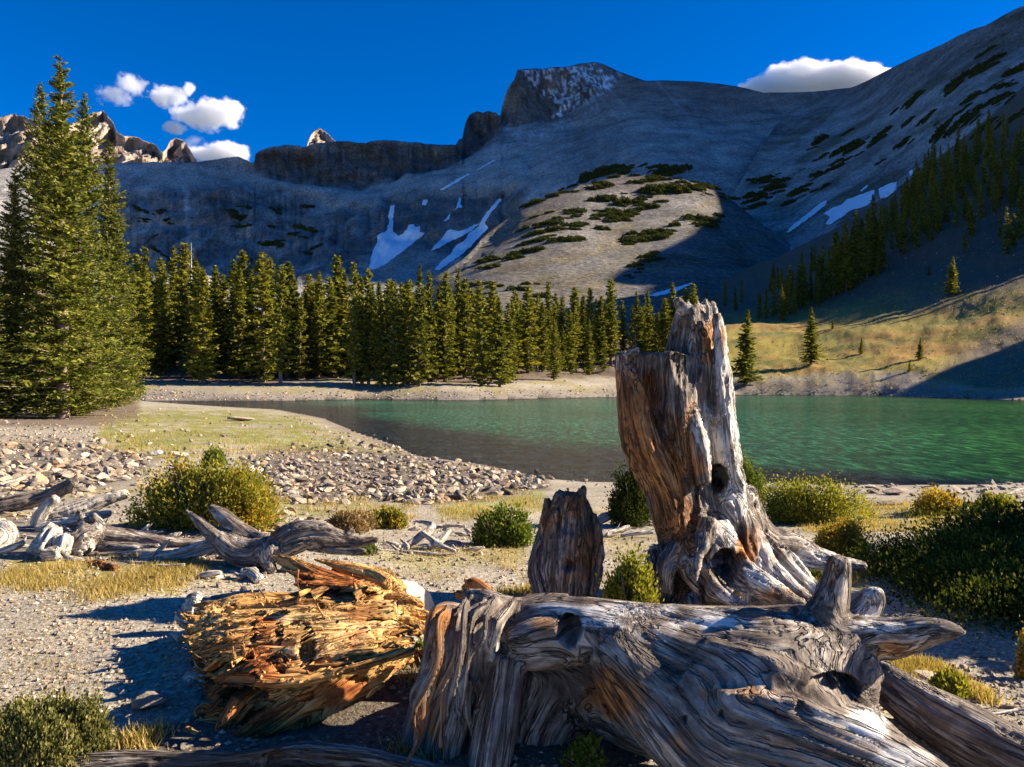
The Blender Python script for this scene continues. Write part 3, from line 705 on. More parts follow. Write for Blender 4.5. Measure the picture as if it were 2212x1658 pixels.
def conifer(seed, H, Rb, nw=46, per=6, spr=10, size=.32, bare=.06, shape=.85, gaps=.15, top=.03, droop=.25, lumpy=.35, slim=.30):
    """returns crown mesh and trunk mesh of height H, whorled boughs with sprays"""
    rng = np.random.default_rng(seed)
    P = []; D = []; L = []
    lean = rng.normal(size=2)*.012*H
    def axis(h): return np.array([lean[0]*(h/H)**1.6, lean[1]*(h/H)**1.6, h])
    boughs = []
    hs_ = np.sort(bare+(1-bare)*(np.arange(nw)+rng.uniform(-.4, .4, nw))/nw)
    lump = 1+lumpy*fbm(np.stack([hs_*7, hs_*0+seed, hs_*0], -1), 3, seed)
    for i, t in enumerate(hs_):
        prof = ((1-t)**shape)*min(1, (t-bare+.04)/.10)*lump[i]+top
        for k in range(per):
            if rng.random() < gaps: continue
            az = rng.uniform(0, 2*math.pi); ln = Rb*prof*rng.uniform(.45, 1.25)
            if ln < .06: continue
            h = max(.02, min(.995, t+rng.uniform(-.012, .012)))*H; o = axis(h)
            ns = max(3, int(spr*(.35+ln/Rb)))
            s = np.sort(rng.uniform(.12, 1.0, ns)); s[-1] = 1
            up = rng.uniform(-.05, .22)+.5*t
            out = np.array([math.cos(az), math.sin(az), 0])
            zc = up*s*ln - droop*(s**2)*ln*(1.2-t) + .10*(s**4)*ln
            q = o+out*(s*ln)[:, None]; q[:, 2] += zc
            side = np.array([-math.sin(az), math.cos(az), 0])
            q += side*((rng.random(ns)-.5)*ln*.42*(1.15-s*.6))[:, None]
            q[:, 2] += rng.normal(size=ns)*.03*ln
            dd = out*rng.uniform(.2, .9, ns)[:, None]+side*rng.normal(size=ns)[:, None]*.8
            dd[:, 2] += rng.uniform(-.35, .55, ns)
            P.append(q); D.append(dd); L.append(size*rng.uniform(.55, 1.35, ns)*(.6+.4*min(1, ln/Rb*2)))
            boughs.append((o, q[-1]-np.array([0, 0, .02]), ln))
    # leader
    hh = np.linspace(.93, 1.0, 10)*H; q = np.stack([axis(h) for h in hh]); P.append(q); dd = rng.normal(size=(10, 3))*.5; dd[:, 2] = 1; D.append(dd); L.append(np.full(10, size*.8))
    P = np.concatenate(P); D = np.concatenate(D); L = np.concatenate(L); D /= np.linalg.norm(D, axis=1)[:, None]
    V, Fc = tris(P-D*(L*.5)[:, None], D, L*slim, L, rng)
    zs = np.linspace(0, .97, 12)*H; tv, tf = tube_np([axis(z) for z in zs], H*.0125*(1-zs/H)**.8*1.2+.02, 7)
    parts = [(tv, tf)]
    for o, e, ln in boughs[::2]:
        if ln > .35:
            mid = (o+e)/2; parts.append(tube_np([o, mid, e], [H*.0022, H*.0014, H*.0006], 3))
    bv, bf = join_np(parts)
    return (V, Fc), (bv, bf)
def conifer_meshes(name, seed, H, Rb, mt, mb, **kw):
    (V, Fc), (bv, bf) = conifer(seed, H, Rb, **kw)
    return np_mesh(name+'_crown', V, Fc, False, [mt]), np_mesh(name+'_trunk', bv, bf, True, [mb])

def put_tree(kind, loc, mc, mtr, h, H0, label, cat, group=None, wide=1.0, rz=0):
    s = h/H0
    e = empty(kind, loc, label, cat, group, rz, (s*wide, s*wide, s))
    link('trunk', mtr, e); link('crown', mc, e)
    return e
ORD = ['first', 'second', 'third', 'fourth', 'fifth', 'sixth', 'seventh', 'eighth', 'ninth', 'tenth', 'eleventh', 'twelfth', 'thirteenth', 'fourteenth', 'fifteenth', 'sixteenth', 'seventeenth', 'eighteenth', 'nineteenth', 'twentieth']
def ordw(i):
    if i < 20: return ORD[i]
    tens = {2: 'twenty', 3: 'thirty', 4: 'forty', 5: 'fifty', 6: 'sixty'}[(i+1)//10]; u = (i+1) % 10
    return ({'twenty': 'twentieth', 'thirty': 'thirtieth', 'forty': 'fortieth', 'fifty': 'fiftieth', 'sixty': 'sixtieth'}[tens]) if u == 0 else tens+'-'+ORD[u-1]

# near conifers at the left edge
NEARM = [conifer_meshes('near_fir', 11, 19, 2.5, M_needle_near, M_bark2, nw=88, per=11, spr=38, size=.27, slim=.2, bare=.03, shape=.70, gaps=.18, top=.035, droop=.22, lumpy=.65),
         conifer_meshes('near_fir_b', 12, 17, 2.3, M_needle_near, M_bark2, nw=80, per=10, spr=34, size=.27, slim=.2, bare=.02, shape=.75, gaps=.2, top=.035, lumpy=.6)]
NEAR_TREES = [ # (x, base y, top y, variant, width, label)
    (136, 905, 118, 0, 1.15, 'tallest conifer at the left edge, its pale trunk showing through the boughs'),
    (82, 893, 176, 1, .8, 'conifer just left of the tallest one, with a thin pointed top'),
    (190, 893, 200, 1, .8, 'conifer just right of the tallest one, top touching the crags'),
    (232, 884, 300, 0, .95, 'sunlit yellow-green conifer on the right side of the left cluster'),
    (24, 902, 360, 0, 1.0, 'broad conifer behind the tallest one near the left edge'),
    (-30, 905, 540, 1, 1.3, 'bushy conifer cut by the left edge of the picture'),
    (262, 878, 500, 1, 1.1, 'lower conifer at the right foot of the left cluster'),
    (165, 899, 560, 0, 1.3, 'short leafy conifer in front of the tall trunk'),
    (-90, 900, 300, 0, 1.0, 'conifer standing just outside the left edge')]
for x, by, ty, v, wd, lab in NEAR_TREES:
    h = hit(x, by); p = h[0]; ht = (by-ty)/F*p.y
    put_tree('conifer', p+Vector((0, 0, -.1)), *NEARM[v], ht, [19, 17][v], lab, 'conifer', 'tall conifers at the left edge', wd*([19, 17][v]/ht)**.35, rz=x*1.3)

# forest on the far shore
FARM = [conifer_meshes('spruce_a', 1, 15, 1.75, M_needle, M_bark, nw=60, per=9, spr=10, size=.48, bare=.03, shape=.75, gaps=.15),
        conifer_meshes('spruce_b', 2, 15, 1.5, M_needle, M_bark, nw=60, per=9, spr=10, size=.46, bare=.05, shape=.6, gaps=.2, top=.06),
        conifer_meshes('spruce_c', 3, 15, 2.0, M_needle, M_bark, nw=56, per=9, spr=11, size=.52, bare=.04, shape=.9, gaps=.12),
        conifer_meshes('spruce_d', 4, 15, 1.35, M_needle, M_bark, nw=62, per=8, spr=9, size=.44, bare=.12, shape=.5, gaps=.22, top=.08),
        conifer_meshes('spruce_e', 6, 15, 1.7, M_needle, M_bark, nw=52, per=8, spr=10, size=.50, bare=.04, shape=.55, gaps=.28, top=.1)]
FAR_T = [(301, 548, 800), (320, 534, 793), (347, 556, 786), (373, 530, 795), (396, 525, 800), (424, 556, 815), (440, 582, 828), (465, 573, 800), (482, 592, 800), (503, 560, 805), (522, 540, 815), (545, 584, 808), (568, 547, 826),
  (585, 556, 815), (606, 573, 832), (620, 564, 815), (641, 586, 806), (665, 590, 800), (688, 584, 815), (712, 600, 800), (731, 554, 808), (748, 590, 812), (765, 568, 836), (782, 596, 832), (796, 582, 832), (822, 646, 836), (838, 604, 832), (851, 606, 836),
  (875, 612, 834), (905, 572, 835), (928, 584, 826), (945, 610, 815), (961, 590, 826), (983, 580, 812), (1003, 600, 818), (1020, 625, 812), (1040, 604, 834), (1064, 606, 812), (1079, 640, 836), (1097, 652, 828), (1112, 628, 800), (1140, 620, 806), (1160, 632, 800), (1184, 608, 800),
  (1197, 690, 822), (1215, 640, 790), (1240, 620, 795), (1258, 640, 780), (1275, 620, 795), (1298, 640, 785), (1320, 604, 790), (1345, 650, 780), (1365, 660, 775), (1382, 630, 790), (1405, 628, 785), (1432, 645, 775), (1452, 608, 775), (1480, 622, 770), (1502, 612, 765)]
LOW = [conifer(60+k, 15, 1.8, nw=34, per=6, spr=7, size=.75, bare=.04, shape=.75, gaps=.15) for k in range(3)]
FARV = []; FARF = []; faro = [0]
def far_join(loc, h, rz, wide):
    V, Fc = LOW[int(rz*7) % 3][0]; s_ = h/15; c_, n_ = math.cos(rz), math.sin(rz)
    P = np.stack([(V[:, 0]*c_-V[:, 1]*n_)*s_*wide+loc[0], (V[:, 0]*n_+V[:, 1]*c_)*s_*wide+loc[1], V[:, 2]*s_+loc[2]], -1)
    FARV.append(P); FARF.append(Fc+faro[0]); faro[0] += len(P)
rng = random.Random(5)
used = []
FAR_T.sort()
for i, (x, ty, by) in enumerate(FAR_T):
    h = hit(x, by, ('ground',)); p = h[0]; ht = (by-ty)/F*p.y
    v = rng.randrange(5)
    put_tree('spruce', p+Vector((0, 0, -.15)), *FARM[v], ht, 15, f'tall sunlit spruce on the far shore, {ordw(i)} from the left in its front rank', 'spruce', 'spruces of the far shore forest, front rank', rng.uniform(.95, 1.4), rng.uniform(0, 6.28))
    used.append((p.x, p.y))
n_back = 0
for k in range(900):
    x = rng.uniform(262, 1530); Y0 = np.interp(x, [262, 300, 600, 1000, 1150, 1300, 1530], [112, 122, 126, 134, 142, 168, 178]); Y = rng.uniform(Y0, Y0+60)
    wx = (x-CX)/F*Y
    if min((wx-a)**2+(Y-b)**2 for a, b in used) < 2.2**2: continue
    z = gz(wx, Y); tymin = np.interp(x, [270, 320, 400, 520, 700, 900, 1100, 1320, 1500], [560, 556, 548, 565, 592, 600, 636, 636, 650])
    top = tymin+rng.uniform(-4, 75); ht = CAMZ-(top-CY)/F*Y-z
    if not 5.5 < ht < 19: continue
    used.append((wx, Y)); n_back += 1
    v = rng.randrange(5)
    if n_back > 95:
        far_join((wx, Y, z-.15), ht, rng.uniform(0, 6.28), rng.uniform(.9, 1.35))
        if n_back > 190: break
        continue
    put_tree('spruce', Vector((wx, Y, z-.15)), *FARM[v], ht, 15, 'dark spruce deep in the far shore forest, behind the front rank', 'spruce', 'spruces deep in the far shore forest', rng.uniform(.9, 1.35), rng.uniform(0, 6.28))

# standing dead trees
def snag(x, ty, by, label):
    h = hit(x, by, ('ground',)); p = h[0]; ht = (by-ty)/F*p.y; rg = random.Random(x)
    parts = [tube_np([(0, 0, 0), (.05, 0, ht*.5), (0, .05, ht)], [ht*.014, ht*.009, .03], 6)]
    for k in range(34):
        z = ht*rg.uniform(.15, .95); a = rg.uniform(0, 6.28); l = (ht-z)*.16+rg.uniform(.3, 1.0)
        parts.append(tube_np([(0, 0, z), (math.cos(a)*l*.5, math.sin(a)*l*.5, z+.1), (math.cos(a)*l, math.sin(a)*l, z-rg.uniform(-.2, .5))], [.05, .035, .012], 4))
    V, Fc = join_np(parts)
    link('dead_tree', np_mesh('dead_tree', V, Fc, True, [M_snag]), None, label, 'dead tree', None, None, p)
snag(413, 524, 770, 'bleached dead trunk rising above the forest crown line')
snag(651, 612, 812, 'bare dead tree with short pale branches at the forest edge')
snag(1372, 700, 790, 'thin pale dead trunk near the right end of the forest')

# trees of the right slope
RT = [(1610, 668, 833, 2, 1.5, 'dark conical spruce at the water behind the tall stump'), (1752, 664, 788, 2, 1.55, 'conical spruce casting a long shadow on the golden meadow'), (1860, 728, 765, 2, 1.4, 'small spruce in the middle of the golden meadow'),
      (1987, 728, 777, 2, 1.6, 'small dark spruce at the edge of the shade on the meadow'), (1965, 777, 803, 2, 1.4, 'tiny spruce below the small dark one on the meadow'), (2056, 552, 640, 2, 1.5, 'dark spruce alone in the shade above the meadow'),
      (2007, 570, 596, 2, 1.5, 'very small dark spruce left of the lone shaded one'), (1799, 690, 712, 2, 1.5, 'low round spruce on the upper edge of the meadow')]
for x, ty, by, v, wd, lab in RT:
    h = hit(x, by, ('ground',)); p = h[0]; ht = (by-ty)/F*p.y
    put_tree('spruce', p+Vector((0, 0, -.1)), *FARM[v], ht, 15, lab, 'spruce', None, wd, x)
RT2 = [(1527, 620, 672), (1543, 640, 684), (1566, 606, 668), (1588, 618, 672), (1602, 604, 660), (1640, 628, 690), (1655, 622, 690), (1672, 600, 684), (1690, 578, 680), (1703, 572, 680), (1716, 600, 680), (1728, 540, 668), (1737, 572, 660), (1752, 580, 650), (1768, 548, 655), (1778, 530, 650), (1790, 556, 640), (1800, 502, 640), (1815, 520, 628), (1828, 472, 630), (1842, 490, 620), (1850, 455, 616), (1862, 470, 600), (1874, 452, 600), (1886, 418, 590), (1898, 440, 590)]
for i, (x, ty, by) in enumerate(RT2):
    h = hit(x, by, ('ground',))
    if h is None: continue
    p = h[0]; ht = (by-ty)/F*p.y; v = rng.randrange(5)
    put_tree('spruce', p+Vector((0, 0, -.2)), *FARM[v], ht, 15, f'dark spruce climbing the shaded slope, {ordw(i)} from the left in the lower band', 'spruce', 'dark spruces in the lower band of the right slope', rng.uniform(.9, 1.2), rng.uniform(0, 6.28))
k2 = 0
for k in range(600):
    x = rng.uniform(1640, 1910); y = np.interp(x, [1640, 1760, 1830, 1910], [675, 630, 590, 545])+rng.uniform(-45, 45)
    h = hit(x, y, ('ground',))
    if h is None: continue
    p = h[0]
    if min([(p.x-a)**2+(p.y-b)**2 for a, b in used]+[99]) < 2.4**2: continue
    used.append((p.x, p.y)); k2 += 1
    put_tree('spruce', p+Vector((0, 0, -.3)), *FARM[rng.randrange(5)], rng.uniform(5, 12), 15, 'dark spruce of the thicket climbing the foot of the right slope', 'spruce', 'spruce thicket at the foot of the right slope', rng.uniform(.9, 1.25), rng.uniform(0, 6.28))
    if k2 >= 40: break
cnt = 0
for k in range(2200):
    x = rng.uniform(1900, 2330); base = np.interp(x, [1900, 2000, 2100, 2212, 2330], [570, 520, 470, 440, 400]); 
    by = base-rng.uniform(-10, 150)*min(1, (x-1850)/150)
    if rng.random() < .12: by = rng.uniform(400, 560) if x > 2080 else by
    h = hit(x, by)
    if h is None or h[4] == 'headwall_mountain': continue
    p = h[0]
    if min([(p.x-a)**2+(p.y-b)**2 for a, b in used]+[99]) < 3.4**2: continue
    used.append((p.x, p.y)); cnt += 1; v = rng.randrange(5)
    if cnt > 90:
        far_join(p+Vector((0, 0, -.3)), rng.uniform(8, 15), rng.uniform(0, 6.28), rng.uniform(.9, 1.2))
        if cnt >= 190: break
        continue
    put_tree('spruce', p+Vector((0, 0, -.3)), *FARM[v], rng.uniform(8, 15.5), 15, 'dark spruce in the dense stand high on the right slope', 'spruce', 'spruces of the dense stand on the right slope', rng.uniform(.85, 1.15), rng.uniform(0, 6.28))

link('distant_spruces', np_mesh('distant_spruces', np.concatenate(FARV), np.concatenate(FARF), False, [M_needle]), None, 'rearmost spruces closing the gaps of the shore forest and the slope stand', 'spruces', None, 'stuff')

# ------------------------------------------------------------------ low shrub patches on the mountains
def cushion(seed, n=1300):
    rg = np.random.default_rng(seed)
    k = 9; cx = rg.uniform(-1, 1, k); cy = rg.uniform(-.6, .6, k); cr = rg.uniform(.14, .42, k); q = rg.integers(0, k, n)
    a = rg.uniform(0, 2*np.pi, n); r = np.sqrt(rg.random(n))
    x = cx[q]+np.cos(a)*r*cr[q]*1.4; y = cy[q]+np.sin(a)*r*cr[q]*.8; z = (1-r**2)*cr[q]*.9*(.4+.8*rg.random(n))
    D = rg.normal(size=(n, 3)); D[:, 2] = np.abs(D[:, 2])+.4; D /= np.linalg.norm(D, axis=1)[:, None]
    L = rg.uniform(.07, .20, n)
    V, Fc = tris(np.stack([x, y, z], -1), D, L*.42, L, rg)
    return np_mesh('low_pine_patch', V, Fc, False, [M_krumm])
CUSH = [cushion(k) for k in range(5)]
def scatter_cushions(polys, nmin, size, kind, label, cat, group, tilt, seed, dens=None):
    rg = random.Random(seed); tot = [abs(sum(a[0]*b[1]-b[0]*a[1] for a, b in zip(p, p[1:]+p[:1])))/2 for p in polys]
    k = 0; tries = 0
    while k < nmin and tries < nmin*60:
        tries += 1
        p = rg.choices(polys, tot)[0]; xs = [q[0] for q in p]; ys = [q[1] for q in p]
        x = rg.uniform(min(xs), max(xs)); y = rg.uniform(min(ys), max(ys))
        if not inpoly(np.array([x]), np.array([y]), p)[0]: continue
        if dens is not None and dens(x, y) < rg.random(): continue
        h = hit(x, y)
        if h is None: continue
        s = rg.uniform(*size)*rg.choice([.6, .8, 1, 1.5])/F*h[0].y
        o = link(kind, rg.choice(CUSH), None, label, cat, group, None, h[0])
        nr = h[1] if h[1].dot(ray(x, y)) < 0 else -h[1]
        q = nr.to_track_quat('Z', 'Y'); 
        # long axis lies across the picture, leaning with the slope
        ax = Vector((1, 0, -tilt)).normalized(); xx = (ax - nr*ax.dot(nr)).normalized(); yy = nr.cross(xx)
        M = Matrix((xx, yy, nr)).transposed().to_4x4()
        o.rotation_euler = M.to_euler(); o.scale = (s*rg.uniform(.8, 1.5), s*.8, s*rg.uniform(.8, 1.4)); k += 1
def dn(f0, f1, sx, sy, sl, seed):
    def f(x, y): return float(sst(f0, f1, fbm(np.array([[x/sx, (y+x*sl)/sy, 0.]]), 3, seed))[0])
    return f
scatter_cushions([[(1020, 600), (1060, 540), (1150, 470), (1260, 440), (1400, 400), (1470, 420), (1330, 490), (1180, 540), (1080, 590)], [(1250, 390), (1340, 350), (1480, 370), (1560, 400), (1450, 420), (1300, 420)], [(1220, 570), (1380, 500), (1560, 465), (1540, 490), (1330, 540)]],
                 165, (10, 19), 'low_pine', 'low dark pine mat on the sunlit gravel spur', 'low pine', 'low pine mats on the sunlit spur', -.28, 1, dn(-.15, .25, 60, 14, .28, 3))
scatter_cushions([[(1110, 455), (1200, 412), (1310, 378), (1420, 374), (1530, 396), (1590, 430), (1560, 445), (1500, 415), (1400, 395), (1310, 400), (1200, 436)]], 46, (7, 13), 'low_pine', 'dark pine mat along the upper rim of the sunlit spur', 'low pine', 'pine mats along the spur rim', 0, 9)
scatter_cushions([[(1350, 600), (1365, 575), (1420, 540), (1400, 580), (1370, 610)]], 10, (8, 12), 'low_pine', 'dark pine mat in the clump low on the pale scree', 'low pine', 'pine clump low on the pale scree', -.6, 2)
scatter_cushions([[(1110, 640), (1130, 595), (1160, 610), (1200, 650)], [(1000, 600), (1080, 620), (1070, 650), (1020, 640)]], 12, (9, 14), 'low_pine', 'dark pine mat just above the forest tops', 'low pine', 'pine mats just above the forest tops', .2, 3)
scatter_cushions([[(1580, 440), (1700, 350), (1850, 260), (2000, 180), (2100, 130), (2212, 70), (2212, 250), (2100, 300), (1950, 330), (1800, 400), (1650, 470)]],
                 140, (8, 16), 'low_pine', 'dark pine mat in the diagonal bands of the right slope', 'low pine', 'pine mats on the right slope', -.62, 4, dn(-.1, .25, 110, 20, .62, 13))
scatter_cushions([[(280, 440), (340, 400), (400, 470), (410, 560), (290, 570)], [(460, 430), (510, 400), (560, 480), (540, 560), (470, 570)], [(560, 460), (700, 430), (760, 500), (700, 560), (580, 560)]],
                 34, (8, 14), 'low_pine', 'dark pine mat clinging to the shaded cliff', 'low pine', 'pine mats on the shaded cliff', .1, 5, dn(-.1, .3, 35, 40, 0, 23))

# ------------------------------------------------------------------ shrubs round the stumps
def shrub_mesh(name, seed, w, d, h, n, lsize, mt, stems=40, upright=.5, lobes=5, hollow=.35, fringe=.13):
    rg = np.random.default_rng(seed)
    cx = rg.uniform(-.6, .6, lobes)*w; cy = rg.uniform(-.5, .5, lobes)*d; ch = h*rg.uniform(.65, 1.0, lobes); cw = rg.uniform(.38, .6, lobes)
    ch[0] = h; cx[0] *= .3
    k = rg.integers(0, lobes, n); a = rg.uniform(0, 2*np.pi, n); u = rg.random(n); r = np.sqrt(u)
    shell = rg.random(n)**hollow
    el = np.arcsin(np.clip(rg.random(n), 0, 1))
    x = cx[k]+np.cos(a)*np.cos(el)*shell*cw[k]*w; y = cy[k]+np.sin(a)*np.cos(el)*shell*cw[k]*d; z = ch[k]*(.10+.90*np.sin(el)*shell)
    P = np.stack([x, y, z], -1); P += rg.normal(size=P.shape)*np.array([w, d, h])*.04; tw = rg.integers(0, 60, n); TWD = rg.normal(size=(60, 3))*np.array([w, d, h])*fringe; P += TWD[tw]*rg.random((n, 1))
    P[:, 2] *= 1+.22*fbm(P/np.array([w*.22, d*.22, h*.4])+seed, 3, seed)
    keep = fbm(P/np.array([w, w, h])*3.2+5, 3, seed+1) > -.33
    P = P[keep]; P[:, 2] = np.maximum(P[:, 2], .01)
    n2 = len(P); out = P/np.array([w, d, h]); out[:, 2] += upright*2
    D = out+rg.normal(size=(n2, 3))*.8; D /= np.linalg.norm(D, axis=1)[:, None]
    L = lsize*rg.uniform(.6, 1.4, n2)
    return np_mesh(name, *tris(P, D, L*.28, L, rg), False, [mt]), [(cx[j], cy[j], ch[j]) for j in range(lobes)]
def shrub(x, by, ty, wpx, mt, label, seed, n=5000, ls=.05, depth=.8, upright=.5, name='shrub', lobes=6, cat='shrub', group=None):
    h = hit(x, by, ('ground',)); p = h[0]; W = wpx/2/F*p.y*1.0; H = (by-ty)/F*p.y*1.05
    p = Vector((p.x, p.y+W*depth*.35, gz(p.x, p.y+W*depth*.35)))
    me, lobe = shrub_mesh('leaves', seed, W*.85, W*depth*.7, H, int(n*2.0), ls*.55, mt, upright=upright, lobes=lobes)
    e = empty(name, p+Vector((0, 0, -.02)), label, cat, group)
    link('leaves', me, e)
    rg = random.Random(seed); parts = []
    for k in range(26):
        lx, ly, lz = rg.choice(lobe); tx = lx+rg.uniform(-.35, .35)*W; tyy = ly+rg.uniform(-.3, .3)*W*depth; tz = lz*rg.uniform(.55, .95)
        b0 = (tx*.25, tyy*.25, 0); parts.append(tube_np([b0, (tx*.6+rg.uniform(-.05, .05), tyy*.6, tz*.5), (tx, tyy, tz)], [.012, .008, .003], 4))
    link('stems', np_mesh('stems', *join_np(parts), True, [M_bark]), e)
    return e
shrub(430, 1148, 1000, 370, M_willow, 'large green and orange willow bush behind the driftwood on the left', 101, 24000, .06, .8, lobes=14)
shrub(455, 1010, 968, 80, M_green, 'small green crown of leaves above the large willow bush', 121, 1500, .08, .8)
shrub(745, 1148, 1108, 150, M_dry, 'low reddish dry bush left of the twisted driftwood roots', 102, 4200, .05, .8)
shrub(835, 1142, 1100, 110, M_willow, 'small olive bush next to the reddish dry bush', 112, 3000, .05, .8)
shrub(1085, 1185, 1098, 170, M_green, 'low green bush left of the small dark stump', 103, 7000, .05, .8, lobes=7)
shrub(1370, 1140, 1002, 130, M_dark, 'dark green bush behind the left side of the tall stump', 104, 8000, .055, .9, lobes=6)
shrub(1620, 1085, 990, 90, M_green, 'narrow dark green bush just right of the tall stump', 105, 4500, .055, .9)
shrub(1765, 1130, 1034, 255, M_yellowgreen, 'wide yellow-green bush between the tall stump and the lake', 106, 14000, .05, .8, lobes=9)
shrub(2040, 1112, 1060, 150, M_golden, 'golden bush near the lake at the upper right', 107, 6500, .05, .8, lobes=7)
shrub(2170, 1112, 1068, 130, M_yellowgreen, 'yellow-green bush touching the right edge near the lake', 108, 4500, .05, .8)
shrub(1828, 1208, 1130, 155, M_golden, 'round golden bush behind the stump roots', 109, 9000, .042, .8, lobes=7)
shrub(1355, 1389, 1203, 165, M_yellowgreen, 'spiky yellow-green bush between the two stumps', 110, 9000, .040, .8, upright=1.3, lobes=6)
def low_bush(cx, cy, hw, hd, h, n, ls, mt, label, seed, lobes=14):
    me, lobe = shrub_mesh('leaves', seed, hw, hd, h, n, ls, mt, lobes=lobes, hollow=.5, fringe=.06)
    e = empty('shrub', Vector((cx, cy, gz(cx, cy)-.03)), label, 'shrub'); link('leaves', me, e)
    rg = random.Random(seed); parts = []
    for k in range(60):
        lx, ly, lz = rg.choice(lobe); tx = lx+rg.uniform(-.3, .3)*hw; ty = ly+rg.uniform(-.3, .3)*hd
        parts.append(tube_np([(tx*.6, ty*.6, 0), (tx*.8, ty*.8, lz*.5), (tx, ty, lz*rg.uniform(.6, .9))], [.012, .008, .003], 4))
    link('stems', np_mesh('stems', *join_np(parts), True, [M_bark]), e)
low_bush(3.65, 5.6, 1.15, 1.35, .36, 90000, .026, M_dark, 'big dark evergreen bush filling the right side', 111, 22)
YF = conifer_meshes('shade_fir', 21, 3, .9, M_needle_near, M_bark, nw=34, per=9, spr=12, size=.16, bare=.02, shape=.7, gaps=.1)  # unseen firs added beyond the right edge to shade the bush
for x_, y_, h_, lb in ((5.0, 4.7, 1.6, 'nearest unseen young fir added outside the right edge to shade the bush'), (5.6, 5.7, 1.95, 'second unseen young fir added outside the right edge to shade the bush'), (6.0, 6.5, 2.1, 'third unseen young fir added outside the right edge to shade the bush'), (6.7, 7.3, 2.2, 'farthest unseen young fir added outside the right edge to shade the bush')):
    put_tree('conifer', Vector((x_, y_, gz(x_, y_)-.03)), *YF, h_, 3, lb, 'conifer', None, 1.5, x_)
low_bush(5.1, 7.0, 1.4, 1.3, .42, 26000, .04, M_dark, 'dark evergreen bush continuing past the right edge', 122, 14)
M_olive = leaf_mat('olive_stems', [(.15, (.04, .045, .015)), (.5, (.14, .14, .04)), (.85, (.34, .30, .10))], trans=.3, scale=3, objvar=.1)
shrub(70, 1690, 1545, 300, M_olive, 'low olive green shrub with fine stems in the bottom left corner', 113, 42000, .026, .8, upright=2.6, lobes=12)
shrub(1262, 1680, 1598, 130, M_green, 'small bright green plant under the arch of the big log', 114, 1800, .038, .7, upright=.8, name='leafy_plant', cat='plant')
shrub(2055, 1512, 1452, 110, M_yellowgreen, 'tuft of yellow-green plants behind the leaning log at right', 115, 3000, .032, .7, upright=1.2, name='leafy_plant', cat='plant')
shrub(2215, 1470, 1365, 60, M_golden, 'pale dry plant at the right edge', 116, 1800, .035, .8)
shrub(908, 1425, 1385, 50, M_green, 'small green plant between the orange stump and the big log', 117, 900, .028, .8, name='leafy_plant', cat='plant')
shrub(790, 1200, 1170, 60, M_green, 'little green plant under the tip of the grey uprooted log', 118, 900, .03, .8, name='leafy_plant', cat='plant')
shrub(1770, 1262, 1225, 46, M_green, 'little green plant beside the stump root', 119, 700, .03, .8, name='leafy_plant', cat='plant')
